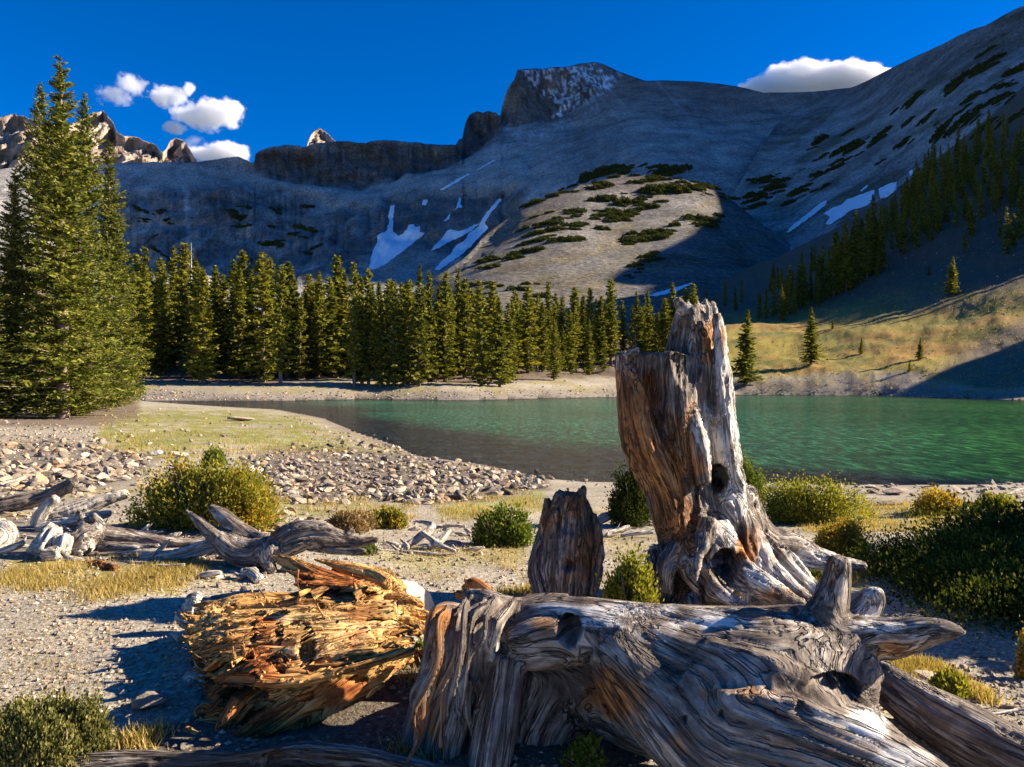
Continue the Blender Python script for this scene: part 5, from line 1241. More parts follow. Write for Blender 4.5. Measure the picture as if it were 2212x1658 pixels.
# base mass
og += [[(470, 1405, 3.9, 56, 1.6), (600, 1395, 3.95, 66, 1.8), (740, 1380, 3.97, 68, 1.8), (860, 1360, 4.0, 50, 1.4)], [(480, 1460, 3.6, 40, 1.6), (600, 1450, 3.6, 50, 1.6), (700, 1430, 3.65, 56, 1.6)],
       [(560, 1470, 3.45, 40, 1.2), (680, 1445, 3.5, 60, 1.2), (800, 1410, 3.6, 56, 1.2)],
       [(450, 1345, 4.2, 34, 1.2), (600, 1345, 4.25, 42, 1.2), (760, 1325, 4.28, 50, 1.2), (850, 1300, 4.3, 40)]]
r_ = np.random.default_rng(77)
for k in range(15):     # ridges across the face, following the grain
    f = k/14.; y = 1300+f*170; Yb = 4.35-.85*f
    Yb = 4.25-.9*f
    og.append([(408+50*f+r_.normal()*14, y+14+r_.normal()*9, Yb-.05, r_.uniform(4, 11)), (520+r_.normal()*15, y+r_.normal()*10, Yb-.09, r_.uniform(8, 17)), (650+r_.normal()*15, y-6+r_.normal()*10, Yb-.09, r_.uniform(8, 16)), (780+r_.normal()*12, y-22*f+r_.normal()*10-6, Yb-.07, r_.uniform(7, 15)), (895+r_.normal()*16, y-70*f+14+r_.normal()*8, Yb-.02, r_.uniform(3, 9))])
for k in range(7):      # upper blades
    og.append([(588+k*9+r_.normal()*8, 1206+k*11, 4.5-.04*k, r_.uniform(3, 6)), (680+r_.normal()*8, 1238+k*8, 4.42-.03*k, r_.uniform(9, 15)), (780+r_.normal()*8, 1262+k*5, 4.36-.03*k, r_.uniform(10, 16)), (862+r_.normal()*8, 1290+k*7, 4.28-.03*k, r_.uniform(8, 14)), (905+r_.normal()*6, 1325+k*8, 4.2-.04*k, 6)])
og.append([(678, 1208, 4.3, 4), (740, 1228, 4.25, 9), (800, 1240, 4.2, 12), (838, 1262, 4.1, 12)])
for k in range(7):      # upright teeth at the left
    x = 440+k*17; og.append([(x+r_.normal()*3, 1312+r_.normal()*5, 4.12, 6), (x-2, 1350, 3.96, r_.uniform(6, 10)), (x-6+r_.normal()*6, 1395+r_.normal()*8, 3.8, r_.uniform(5, 9))])
og.append([(625, 1325, 4.05, 10), (652, 1362, 3.88, 15), (676, 1400, 3.72, 15), (700, 1432, 3.55, 9)])   # brown splinter across
# lower limb reaching to the bottom left
og += [[(885, 1400, 3.6, 24), (800, 1430, 3.5, 34), (720, 1475, 3.42, 38), (650, 1520, 3.36, 30), (585, 1562, 3.32, 26), (510, 1600, 3.28, 14)],
       [(870, 1415, 3.55, 20), (760, 1470, 3.48, 44), (680, 1530, 3.4, 30), (640, 1580, 3.36, 16)],
       [(640, 1500, 3.45, 16), (625, 1545, 3.38, 15), (600, 1590, 3.32, 12), (590, 1618, 3.3, 5)],
       [(640, 1540, 3.4, 13), (628, 1578, 3.35, 10), (622, 1605, 3.33, 4)],
       [(610, 1500, 3.5, 16), (560, 1520, 3.45, 16), (510, 1545, 3.42, 12), (445, 1530, 3.42, 10), (420, 1545, 3.4, 5)],
       [(600, 1530, 3.42, 14), (540, 1560, 3.4, 14), (480, 1565, 3.38, 12), (418, 1562, 3.38, 7)],
       [(560, 1580, 3.36, 10), (520, 1600, 3.34, 9), (480, 1622, 3.3, 5)],
       [(420, 1410, 3.85, 8), (440, 1450, 3.8, 10), (470, 1480, 3.7, 10), (430, 1500, 3.68, 7)]]
for k in range(46):     # splinters standing off the torn face and edges
    x = r_.uniform(420, 880); y = 1300+r_.random()*170-(x-420)*.10; f = (y-1290)/190; Yb = 4.2-.88*f; an = r_.choice([-.25, -.1, .1, .35, 1.2])+r_.normal()*.2; L_ = r_.uniform(22, 80); w_ = r_.uniform(2.5, 6)
    dx_, dy_ = math.cos(an)*L_, math.sin(an)*L_
    og.append([(x-dx_, y-dy_, Yb-.12, w_*.4), (x, y, Yb-.14-r_.random()*.04, w_), (x+dx_, y+dy_, Yb-.10, w_*.5)])
for k in range(26):     # ragged left and lower ends
    f = r_.random(); x = 405+60*f+r_.normal()*10; y = 1320+230*f; Yb = 4.1-.75*f; L_ = r_.uniform(20, 55)
    og.append([(x+L_, y-8+r_.normal()*10, Yb, r_.uniform(6, 11)), (x, y+r_.normal()*6, Yb-.02, r_.uniform(4, 8)), (x-L_*.5, y+r_.normal()*12, Yb-.02, 2)])
og += [[(600, 1450, 3.5, 30), (540, 1500, 3.42, 26), (500, 1550, 3.36, 24), (470, 1590, 3.32, 14)], [(560, 1590, 3.3, 18), (500, 1618, 3.26, 14), (440, 1600, 3.27, 12), (400, 1575, 3.3, 7)]]
og += [[(842, 1296, 4.2, 14), (880, 1300, 4.18, 17), (915, 1312, 4.15, 9)], [(838, 1322, 4.1, 15), (885, 1326, 4.08, 17), (926, 1330, 4.05, 8)], [(845, 1352, 4.0, 15), (890, 1352, 3.98, 16), (924, 1362, 3.95, 7)],
       [(584, 1198, 4.5, 3), (620, 1215, 4.46, 11), (680, 1240, 4.42, 17), (760, 1262, 4.36, 18)], [(690, 1208, 4.5, 3), (745, 1226, 4.45, 12), (830, 1246, 4.38, 15), (868, 1280, 4.3, 12)],
       [(448, 1318, 4.12, 12), (520, 1305, 4.15, 18), (600, 1298, 4.18, 16), (680, 1296, 4.2, 12)]]
orust = [(700, 1250, 90, 35, 1), (560, 1350, 60, 40, .6), (560, 1440, 60, 60, .9), (780, 1330, 70, 40, .6), (640, 1580, 40, 40, .8), (560, 1570, 130, 50, 1), (480, 1520, 70, 60, 1), (740, 1500, 100, 40, .9)]
odark = [(500, 1480, 40, 34, .8), (720, 1287, 70, 8, .9), (655, 1350, 12, 40, .55), (585, 1560, 24, 28, .6), (760, 1560, 100, 30, .5)]
opits = [(495, 1465, 46, 34, .28), (545, 1500, 30, 12, .16), (770, 1470, 20, 7, .06), (600, 1370, 8, 24, .07), (545, 1372, 6, 20, .05), (835, 1400, 24, 6, .07), (720, 1286, 90, 9, .16), (662, 1400, 16, 42, .10), (560, 1330, 18, 6, .06), (480, 1425, 10, 10, .06), (600, 1450, 14, 9, .05), (690, 1450, 22, 8, .05), (820, 1345, 30, 5, .05)]
me = wood(og, .0105, M_rot, .010, .045, orust, odark, opits, 0.33, 51, smooth=1, stretch=.09, rough=.2, pale=[(600, 1340, 120, 30, .8), (780, 1350, 110, 36, .9), (700, 1400, 150, 26, .7), (480, 1340, 60, 40, .8), (800, 1280, 60, 20, .8), (560, 1530, 60, 16, .8), (850, 1330, 50, 50, .7), (450, 1560, 60, 14, .7)])  # cream patches paint sunlight onto the upper faces
e_rot = thing(me, 'rotten_stump', 'split rotten orange stump lying open in the sun at lower left', 'stump')
# loose crumbs of rotten wood
cr = []
r2 = np.random.default_rng(5)
for k in range(170):
    x = r2.uniform(470, 880); y = r2.uniform(1300, 1500)-(x-470)*.12
    h = e_rot.matrix_world
    cr.append((x, y))
bv = BVHTree.FromPolygons((coords(me)+np.array(e_rot.location)).tolist(), [tuple(p.vertices) for p in me.polygons])
parts = []
for x, y in cr:
    q = bv.ray_cast(Vector((0, 0, CAMZ)), ray(x, y).normalized(), 8)
    if q[0] is None: continue
    d = Vector(r2.normal(size=3)); d.z *= .4; d = (d+Vector((-1.0, 0, .15))).normalized(); L_ = r2.uniform(.010, .035); sd = d.cross(q[1]).normalized()*L_*.22; up = q[1]*L_*.3
    c0 = q[0]+q[1]*.002; P4 = np.array([c0-d*L_/2, c0+sd, c0+d*L_/2, c0-sd, c0+up]); parts.append((P4, np.array([[0, 1, 4], [1, 2, 4], [2, 3, 4], [3, 0, 4]])))
V, Fc = join_np(parts); V = V-np.array(e_rot.location)
mc = np_mesh('crumbs', V, Fc, False, [M_rot]); add_v(mc, 'grain', V); add_f(mc, 'rust', r2.random(len(V))*.9); add_f(mc, 'dark', np.zeros(len(V)))
link('wood_crumbs', mc, e_rot, None, None, None, 'stuff')
# shattered orange fragments by the big log
me = wood([[(1000, 1275, 4.3, 7), (1020, 1258, 4.3, 10), (1045, 1272, 4.25, 9), (1075, 1290, 4.2, 5)], [(1003, 1250, 4.35, 3), (1012, 1262, 4.3, 7), (1035, 1285, 4.25, 9)], [(985, 1285, 4.3, 9), (1040, 1292, 4.25, 8), (1085, 1298, 4.2, 5)]], .008, M_rot, .007, .03, base_rust=.5, seed=61)
thing(me, 'wood_fragment', 'orange splintered fragment behind the torn end of the big log', 'wood')
me = wood([[(792, 1508, 3.3, 4), (810, 1490, 3.3, 7), (830, 1478, 3.3, 4)]], .005, M_rot, .004, .02, base_rust=.4, seed=62)
thing(me, 'wood_fragment', 'small sunlit wood chip in the dark hollow under the orange stump', 'wood')
me = wood([[(905, 1405, 3.5, 5), (925, 1418, 3.45, 9), (940, 1440, 3.4, 8), (935, 1470, 3.4, 4)]], .007, M_rot, .006, .03, base_rust=.9, seed=63)
thing(me, 'wood_fragment', 'reddish rotten piece beside the small green plant', 'wood')
# pale board and bleached knots at the left end of the orange stump
me = wood([[(352, 1600, 3.3, 9, .8), (400, 1603, 3.28, 10, .8), (455, 1604, 3.27, 8, .8)]], .006, M_pale, .003, .03, seed=64, rough=.02)
thing(me, 'wood_piece', 'short straight cream white stick at the lower left of the orange stump', 'stick')
me = wood([[(305, 1412, 4.3, 14), (350, 1404, 4.25, 12), (400, 1402, 4.2, 13), (440, 1380, 4.1, 12), (470, 1350, 4.1, 9)], [(318, 1432, 4.2, 6), (380, 1432, 4.15, 7), (420, 1425, 4.1, 9)], [(306, 1404, 4.25, 8), (312, 1430, 4.2, 7)]], .008, M_pale, .006, .035, seed=65)
thing(me, 'root', 'pale root with a squared end sticking out to the left of the orange stump', 'root')
me = wood([[(395, 1350, 4.4, 12), (412, 1325, 4.4, 20), (420, 1300, 4.4, 18), (432, 1285, 4.4, 8)], [(388, 1330, 4.38, 10), (405, 1345, 4.36, 12), (425, 1340, 4.38, 12)]], .008, M_pale, .012, .03, seed=66, dark=[(400, 1345, 10, 6, .6)])
thing(me, 'wood_piece', 'bleached knobbly knot on the upper left corner of the orange stump', 'wood')
me = wood([[(398, 1470, 3.8, 8), (420, 1462, 3.78, 13), (445, 1470, 3.75, 9)], [(420, 1462, 3.78, 9), (415, 1495, 3.7, 8), (428, 1510, 3.68, 8), (412, 1530, 3.6, 8), (430, 1528, 3.6, 9)]], .007, M_pale, .012, .025, seed=67)
thing(me, 'wood_piece', 'crumbly grey honeycombed wood below the pale root', 'wood')

# ------------------------------------------------------------------ driftwood on the left and beyond
def ground_fit(tubes):
    low = max((q for tb in tubes for q in tb), key=lambda q: q[1]+q[3]); h = hit(low[0], low[1]+low[3]*.55, ('ground',)); k = h[0].y/low[2] if h else 1
    return [[(q[0], q[1], q[2]*k)+tuple(q[3:]) for q in tb] for tb in tubes]
def dw(tubes, label, seed, mt=None, vox=.016, amp=.014, freq=.06, cat='driftwood', name='driftwood', **kw):
    me = wood(ground_fit(tubes), vox, mt or M_pale, amp, freq, seed=seed, **kw); return thing(me, name, label, cat)
dw([[(-60, 1108, 9.2, 12), (20, 1092, 9.3, 17), (90, 1076, 9.4, 15), (130, 1060, 9.4, 14), (158, 1040, 9.4, 10), (166, 1026, 9.4, 2)], [(150, 1060, 9.4, 9), (163, 1045, 9.3, 7)], [(158, 1060, 9.4, 3), (164, 1035, 9.4, 3), (165, 1012, 9.4, 1)]], 'dark grey log at the left edge tapering up to a thin spike', 71, M_wood, dark=[(60, 1085, 120, 25, .4)])
dw([[(70, 1122, 8.7, 10), (150, 1105, 8.8, 17), (210, 1085, 8.9, 15), (276, 1066, 9.0, 9)], [(80, 1140, 8.5, 14), (170, 1125, 8.6, 12), (240, 1108, 8.7, 6)]], 'long bleached log rising to the right behind the root cluster', 72)
dw([[(78, 1138, 8.4, 12), (88, 1112, 8.4, 13), (105, 1090, 8.4, 11), (122, 1076, 8.4, 8)]], 'short pale forked limb leaning on the bleached log', 73)
dw([[(168, 1175, 7.6, 30), (185, 1140, 7.7, 20), (173, 1115, 7.7, 8), (170, 1102, 7.7, 3)], [(185, 1165, 7.6, 26), (215, 1135, 7.7, 12), (200, 1115, 7.7, 10)], [(200, 1150, 7.7, 24), (260, 1160, 7.8, 22), (330, 1172, 7.8, 16), (420, 1180, 7.8, 12), (500, 1182, 7.8, 6)], [(215, 1180, 7.5, 12), (300, 1182, 7.5, 7), (345, 1180, 7.5, 3)], [(160, 1190, 7.5, 16), (190, 1178, 7.5, 16)]], 'grey fluted stump with a long root trailing right', 74, M_wood, amp=.02)
dw([[(78, 1196, 7.2, 16), (100, 1170, 7.3, 22), (118, 1140, 7.4, 12)], [(130, 1196, 7.2, 18), (140, 1165, 7.3, 18)], [(95, 1198, 7.1, 14), (125, 1195, 7.1, 12)]], 'knobbly pale root lump left of the fluted stump', 75, amp=.03, dark=[(112, 1185, 9, 14, .7), (85, 1190, 6, 6, .6)])
dw([[(168, 1196, 7.1, 12), (182, 1180, 7.2, 19), (186, 1155, 7.2, 10)]], 'round whitish root end beside the knobbly lump', 76, amp=.02)
dw([[(-30, 1186, 7.4, 18), (10, 1160, 7.6, 24), (-10, 1130, 7.8, 12)], [(-20, 1200, 7.2, 6), (30, 1182, 7.2, 7), (52, 1170, 7.2, 5)]], 'pale boulder-like root at the left edge', 77, amp=.02)
dw([[(300, 1205, 6.9, 7), (380, 1200, 6.9, 12), (440, 1184, 6.95, 14), (474, 1172, 7.0, 9)], [(440, 1205, 6.8, 4), (462, 1192, 6.85, 5), (476, 1180, 6.9, 4)]], 'smooth bleached branch in front of the willow bush', 78)
dw([[(230, 1200, 7.0, 5), (320, 1192, 7.0, 6), (400, 1188, 7.1, 4)], [(240, 1212, 6.8, 4), (300, 1216, 6.7, 4), (380, 1216, 6.7, 3)]], 'thin weathered sticks lying before the fluted stump', 79, vox=.011, amp=.006)
# grey uprooted log with two upright prongs
dw([[(402, 1104, 6.9, 3), (430, 1126, 6.8, 10), (465, 1158, 6.7, 18), (505, 1190, 6.6, 28), (545, 1200, 6.55, 30), (600, 1185, 6.5, 28), (660, 1160, 6.5, 30), (720, 1160, 6.5, 20), (770, 1172, 6.5, 12), (818, 1166, 6.5, 4)],
    [(456, 1096, 6.9, 7), (478, 1112, 6.85, 15), (510, 1140, 6.75, 17), (545, 1165, 6.7, 20), (590, 1180, 6.6, 18)],
    [(590, 1165, 6.5, 16), (640, 1145, 6.5, 18), (700, 1145, 6.5, 16), (740, 1160, 6.5, 10), (762, 1146, 6.5, 6)],
    [(574, 1190, 6.45, 18), (578, 1215, 6.4, 14), (590, 1235, 6.35, 8)], [(585, 1205, 6.4, 14), (592, 1180, 6.4, 12)], [(650, 1180, 6.5, 8), (740, 1192, 6.45, 6), (790, 1190, 6.4, 4)]],
   'grey uprooted log with two slanting prongs behind the orange stump', 80, M_wood, vox=.014, amp=.013, rust=[(596, 1150, 20, 18, .7)])
dw([[(568, 1122, 7.6, 2), (585, 1135, 7.5, 6), (615, 1148, 7.4, 7)], [(610, 1142, 7.4, 3), (650, 1150, 7.3, 4)]], 'dark pointed snag sticking up behind the grey uprooted log', 81, M_wood, vox=.01, amp=.006)
dw([[(880, 1180, 7.4, 5), (910, 1160, 7.5, 9), (935, 1138, 7.6, 7), (915, 1128, 7.7, 5), (890, 1128, 7.7, 2)], [(935, 1140, 7.6, 5), (975, 1136, 7.6, 4), (1005, 1138, 7.6, 2)], [(925, 1185, 7.3, 7), (955, 1165, 7.4, 6), (972, 1145, 7.5, 3)], [(910, 1150, 7.5, 5), (950, 1178, 7.3, 5), (985, 1192, 7.2, 4)], [(860, 1192, 7.2, 4), (930, 1198, 7.1, 5), (990, 1196, 7.1, 3)], [(865, 1165, 7.4, 3), (880, 1182, 7.3, 5), (872, 1192, 7.3, 4)]], 'tangle of twisted pale roots left of the low green bush', 82, vox=.012, amp=.012)
dw([[(1290, 1128, 8.0, 8), (1305, 1118, 8.0, 11), (1322, 1112, 8.0, 8)]], 'cream coloured block of wood between the two stumps', 83, vox=.014, amp=.01)
dw([[(1290, 1158, 7.6, 4), (1330, 1148, 7.7, 5), (1360, 1136, 7.8, 3)], [(1340, 1158, 7.6, 4), (1380, 1152, 7.6, 5), (1412, 1150, 7.6, 4)]], 'two pale branches on the ground behind the tall stump', 84, vox=.012, amp=.008)
dw([[(520, 1232, 5.9, 6), (545, 1238, 5.9, 11), (560, 1256, 5.8, 10)], [(505, 1238, 5.95, 4), (530, 1252, 5.9, 5)]], 'broken cream root knob left of the orange blades', 85, vox=.01, amp=.014)
dw([[(455, 1290, 5.5, 3), (510, 1283, 5.5, 5), (560, 1276, 5.5, 4)]], 'short thin white stick above the orange stump', 86, vox=.008, amp=.004)
dw([[(338, 1222, 6.4, 3), (375, 1222, 6.4, 4), (400, 1220, 6.4, 3)], [(425, 1248, 6.1, 4), (450, 1240, 6.1, 7), (478, 1238, 6.1, 5)]], 'bleached chips of wood in the grass below the smooth branch', 87, vox=.01, amp=.006)
dw([[(170, 1218, 6.9, 5), (200, 1222, 6.6, 9), (250, 1230, 6.4, 6)]], 'dark red rotten wood lump in the dry grass', 88, M_rot, vox=.012, amp=.022, freq=.03, base_rust=1.0, dark=[(210, 1225, 60, 14, .6)])
dw([[(308, 1250, 6.1, 7), (340, 1254, 6.0, 6)]], 'small dark rotten lump right of the dark red one', 89, M_rot, vox=.012, amp=.02, freq=.03, base_rust=1.0, dark=[(325, 1250, 40, 14, .75)])
dw([[(2130, 1092, 11.5, 5), (2160, 1078, 11.6, 8), (2215, 1062, 11.8, 10), (2270, 1050, 12, 9)]], 'pale beached log end at the right edge by the water', 90, vox=.02, amp=.015)
dw([[(2060, 1508, 3.75, 4), (2100, 1498, 3.8, 4), (2140, 1500, 3.8, 3)], [(2120, 1545, 3.55, 4), (2180, 1536, 3.6, 4), (2240, 1532, 3.6, 4)]], 'thin pale sticks among the stones at the right edge', 91, vox=.007, amp=.003)

lg = random.Random(31)
def stick(x, y, L, r, an, i, label, group, mt=None):
    h = hit(x, y, ('ground',)); Y = h[0].y
    dx_, dy_ = math.cos(an)*L/2, math.sin(an)*L/2; k = lg.uniform(-.15, .15)*L
    tb = [[(x-dx_, y-dy_, Y, r*.5), (x-dx_*.3, y-dy_*.3-k*.3, Y-.01, r), (x+dx_*.4, y+dy_*.4-k*.2, Y-.01, r*.9), (x+dx_, y+dy_, Y, r*.35)]]
    if lg.random() < .5: tb.append([(x, y, Y, r*.6), (x+L*.12, y-L*.14, Y-.02, r*.4), (x+L*.2, y-L*.26, Y-.02, r*.15)])
    me = wood(tb, max(.009, r/F*Y*.28), mt or M_pale, .005, .035, seed=300+i, smooth=1); o = thing(me, 'driftwood', label, 'driftwood'); o['group'] = group
for i in range(34):
    x = lg.uniform(0, 560); y = lg.uniform(1125, 1215)+(x > 400)*lg.uniform(0, 60)
    stick(x, y, lg.uniform(40, 120), lg.uniform(3, 7.5), lg.gauss(-.12, .35), i, 'bleached stick among the driftwood pile at left', 'sticks of the left driftwood pile', lg.choice([M_pale, M_pale, M_wood]))
for i in range(12):
    stick(lg.uniform(840, 1020), lg.uniform(1135, 1200), lg.uniform(30, 80), lg.uniform(2.5, 6), lg.gauss(-.1, .5), 50+i, 'pale stick in the root tangle left of the low green bush', 'sticks of the root tangle')
for i in range(7):
    stick(lg.uniform(1290, 1430), lg.uniform(1120, 1165), lg.uniform(40, 90), lg.uniform(2.5, 5), lg.gauss(-.15, .2), 70+i, 'pale stick on the ground between the two upright stumps', 'sticks between the stumps')
# ------------------------------------------------------------------ rocks
def rock_mat(name, cs):
    m, t = mat(name); n = N(t)
    tc = n('TexCoord').outputs['Object']; oi = n('ObjectInfo').outputs['Random']
    isl = n('NewGeometry').outputs['Random Per Island']
    a = n('TexNoise', {'Vector': tc, 'Scale': 6.0, 'Detail': 6.0, 'Roughness': .7}).outputs[0]
    f = n.math('FRACT', n.math('ADD', n.math('MULTIPLY', oi, 7.31), isl))
    c = n.ramp(f, cs)
    c = n.mix(1.0, c, n.ramp(a, [(.3, g3(.6)), (.7, g3(1.3))]), 'MULTIPLY')
    p = n('BsdfPrincipled', {'Base Color': c, 'Roughness': .85, 'Normal': n('Bump', {'Height': a, 'Strength': .5, 'Distance': .02}).outputs[0]}); p.inputs['Specular IOR Level'].default_value = .2
    n.out(p.outputs[0]); return m
M_rock = rock_mat('broken_quartzite', [(.0, (.15, .12, .09)), (.25, (.28, .23, .17)), (.5, (.38, .29, .19)), (.7, (.47, .40, .30)), (.85, (.38, .23, .12)), (1, (.58, .50, .38))])
M_rockd = rock_mat('dark_shore_stone', [(.0, (.075, .06, .05)), (.4, (.18, .145, .11)), (.75, (.29, .235, .175)), (1, (.45, .38, .29))])
M_rockp = rock_mat('pale_stone', [(.0, (.46, .40, .32)), (1, (.62, .56, .47))])
def rock_mesh(seed, mt, sub=2, flat=.46):
    import bmesh
    bm = bmesh.new(); bmesh.ops.create_icosphere(bm, subdivisions=sub, radius=1); rg = np.random.default_rng(seed)
    P = np.array([v.co[:] for v in bm.verts])
    for k in range(9):     # chop with planes for broken faces
        n_ = rg.normal(size=3); n_ /= np.linalg.norm(n_); d = rg.uniform(.35, .75); s = P@n_; P -= np.maximum(s-d, 0)[:, None]*n_
    P += rg.normal(size=P.shape)*.025; P *= np.array([1, rg.uniform(.6, .95), flat*rg.uniform(.7, 1.1)])
    for v, p_ in zip(bm.verts, P): v.co = p_
    me = bpy.data.meshes.new('rock'); bm.to_mesh(me); bm.free(); me.materials.append(mt); return me
ROCKS = [rock_mesh(k, M_rock) for k in range(8)]; ROCKD = [rock_mesh(k+20, M_rockd) for k in range(5)]; ROCKP = [rock_mesh(k+40, M_rockp) for k in range(3)]
def quick_tri(me):
    V = coords(me); return V
ICO = [rock_mesh(k+60, M_rock, 1) for k in range(6)]; ICOV = [coords(m_) for m_ in ICO]; ICOF = [np.array([tuple(p.vertices) for p in m_.polygons]) for m_ in ICO]

ZONES = [ # polygon in the picture, how many, size range (m), material set, group words
 ([(0, 962), (120, 952), (215, 968), (330, 990), (300, 1030), (180, 1060), (0, 1062)], 800, (.07, .32), 0, 'scree'),
 ([(520, 990), (640, 972), (760, 975), (900, 990), (1060, 1012), (1175, 1035), (1180, 1055), (1000, 1085), (900, 1092), (800, 1080), (640, 1092), (560, 1050)], 2600, (.06, .24), 2, 'bank'),
 ([(600, 890), (700, 912), (770, 945), (900, 985), (880, 992), (740, 960), (640, 920)], 200, (.07, .25), 2, 'bank'),
 ([(200, 885), (480, 880), (700, 925), (780, 965), (520, 985), (330, 985), (210, 975)], 260, (.08, .3), 0, 'grass'),
 ([(-10, 905), (205, 925), (225, 960), (0, 958)], 500, (.04, .2), 0, 'far'),
 ([(205, 985), (520, 1000), (560, 1060), (300, 1060)], 200, (.04, .2), 0, 'far'),
 ([(0, 1060), (260, 1055), (260, 1110), (0, 1120)], 150, (.06, .2), 0, 'scree'),
 ([(560, 1085), (900, 1090), (900, 1140), (620, 1150)], 90, (.05, .18), 0, 'bank'),
 ([(1640, 1045), (2212, 1052), (2212, 1075), (1900, 1072), (1640, 1062)], 120, (.07, .25), 2, 'rshore'),
 ([(200, 1170), (500, 1185), (600, 1250), (520, 1290), (300, 1230)], 110, (.03, .10), 0, 'wood'),
 ([(820, 1180), (1050, 1180), (1050, 1215), (850, 1215)], 50, (.03, .10), 2, 'wood'),
 ([(2030, 1440), (2212, 1440), (2212, 1590), (2120, 1540)], 160, (.015, .06), 0, 'corner'),
 ([(150, 1540), (500, 1560), (1000, 1600), (1000, 1658), (150, 1658)], 90, (.015, .05), 2, 'corner'),
 ([(290, 838), (500, 848), (800, 845), (1330, 842), (1330, 857), (1000, 862), (600, 866), (290, 864)], 1500, (.15, .55), 2, 'far'),
 ([(1590, 838), (2212, 845), (2212, 866), (1590, 856)], 700, (.15, .6), 0, 'far'),
 ([(1600, 700), (1800, 740), (2212, 640), (2212, 845), (1600, 838)], 1700, (.10, .5), 0, 'slope'),
 ([(1580, 670), (1900, 560), (2212, 500), (2212, 700), (1700, 720)], 700, (.15, .7), 0, 'slope'),
 ([(1900, 560), (2212, 380), (2212, 520), (1900, 640)], 350, (.2, .9), 0, 'slope'),
 ([(560, 800), (1000, 800), (1330, 790), (1330, 840), (290, 838), (300, 800)], 500, (.15, .6), 0, 'far'),
 ([(650, 975), (850, 1000), (1100, 1040), (1300, 1050), (1340, 1020), (1000, 985), (760, 925)], 360, (.1, .3), 3, 'bed'),
 ([(1600, 1035), (2212, 1050), (2212, 1030), (1600, 1018)], 200, (.1, .35), 3, 'bed'),
]
GW = {'scree': ('angular pale rock in the scree field at the left edge', 'broken rocks of the left scree'), 'bank': ('angular grey-brown rock on the stony bank of the lake', 'broken rocks of the stony bank'),
      'grass': ('rock lying in the golden grass left of the lake', 'rocks scattered in the golden grass'), 'rshore': ('rock on the near right shore of the lake', 'rocks of the near right shore'),
      'wood': ('stone lying among the driftwood', 'stones among the driftwood'), 'corner': ('small stone on the ground near the big log', 'small stones near the big log')}
cand = []; rr_ = np.random.default_rng(99); SET = {0: ROCKS, 2: ROCKS+ROCKD, 3: ROCKD}
for zi, (poly, cntz, (s0, s1), ms, gw) in enumerate(ZONES):
    xs = [q[0] for q in poly]; ys = [q[1] for q in poly]; k = 0; xa = rr_.uniform(min(xs), max(xs), cntz*6); ya = rr_.uniform(min(ys), max(ys), cntz*6); ok = inpoly(xa, ya, poly)
    for x, y in zip(xa[ok][:cntz], ya[ok][:cntz]):
        h = SURF['ground'].ray_cast(Vector((0, 0, CAMZ)), ray(x, y).normalized(), 800)
        if h[0] is None: continue
        s = s0*.8+(s1*1.25-s0)*rr_.random()**3.2
        cand.append((s/2/h[0].y*F, s/2, h[0].copy(), h[1].copy(), gw, ms))
cand.sort(key=lambda c: -c[0])
sv = []; nind = 0
for px, s, p, nr, gw, ms in cand:
    rot = Matrix.Rotation(rr_.uniform(0, 6.28), 4, 'Z') @ Matrix.Rotation(rr_.normal()*.35, 4, 'X') @ Matrix.Rotation(rr_.normal()*.35, 4, 'Y')
    if nind < 285 and gw in GW:
        o = link('rock', SET[ms][rr_.integers(len(SET[ms]))], None, GW[gw][0], 'rock', GW[gw][1], None, p+Vector((0, 0, s*.18)))
        o.rotation_euler = rot.to_euler(); o.scale = (s, s, s*rr_.uniform(.7, 1.2)); nind += 1
    else:
        j = rr_.integers(6); V = ICOV[j]*s@np.array(rot.to_3x3()).T+np.array(p+Vector((0, 0, s*.2))); sv.append((V, ICOF[j], ms))
for sel, mt in ((0, M_rock), (2, M_rock), (3, M_rockd)):
    pa = [(V, f) for V, f, m_ in sv if m_ == sel]
    if pa:
        V, Fc = join_np(pa); link('small_stones', np_mesh('small_stones', V, Fc, False, [mt]), None, {0: 'countless small pale stones on the left scree and the far slope', 2: 'countless small stones along the lake banks', 3: 'dark stones on the bed of the shallow water'}[sel], 'stones', None, 'stuff')
def onerock(x, y, wpx, hpx, mt, seed, label, flat=.7, tilt=(0, 0, 0), name='rock', d=1):
    h = hit(x, y, ('ground',)); p = h[0]; me = rock_mesh(seed, mt, 3, 1.0); s = wpx/2/F*p.y; o = link(name, me, None, label, 'rock', None, None, p+Vector((0, s*.5, hpx*.3/F*p.y)))
    o.scale = (s, s*d, hpx/2/F*p.y); o.rotation_euler = tilt; return o
onerock(385, 1392, 52, 46, M_rockp, 201, 'cream boulder beside the pale root left of the orange stump')
onerock(318, 1540, 90, 62, M_rock, 202, 'grey boulder in the shade left of the orange stump')
onerock(332, 985, 36, 20, M_rockp, 203, 'white rock in the grass above the large willow bush')
onerock(380, 990, 44, 26, M_rock, 204, 'tan rock right of the white rock above the willow bush')
onerock(515, 890+20, 60, 18, M_rock, 205, 'flat brown rock in the middle of the golden grass')
onerock(1935, 1092, 70, 14, M_rockd, 206, 'flat dark rock between the yellow-green and the golden bush')
onerock(1680, 1062, 40, 22, M_rockd, 207, 'dark boulder at the water behind the yellow-green bush')
onerock(1945, 1070, 60, 18, M_rock, 208, 'grey boulder on the near shore right of the yellow-green bush')
onerock(1590, 1320, 40, 50, M_rock, 209, 'rounded grey stone wedged under the stump root')
onerock(2000, 1480, 90, 26, M_rock, 210, 'flat bluish stone behind the leaning log')
onerock(2080, 1500, 44, 26, M_rock, 211, 'tan stone beside the tuft near the leaning log')
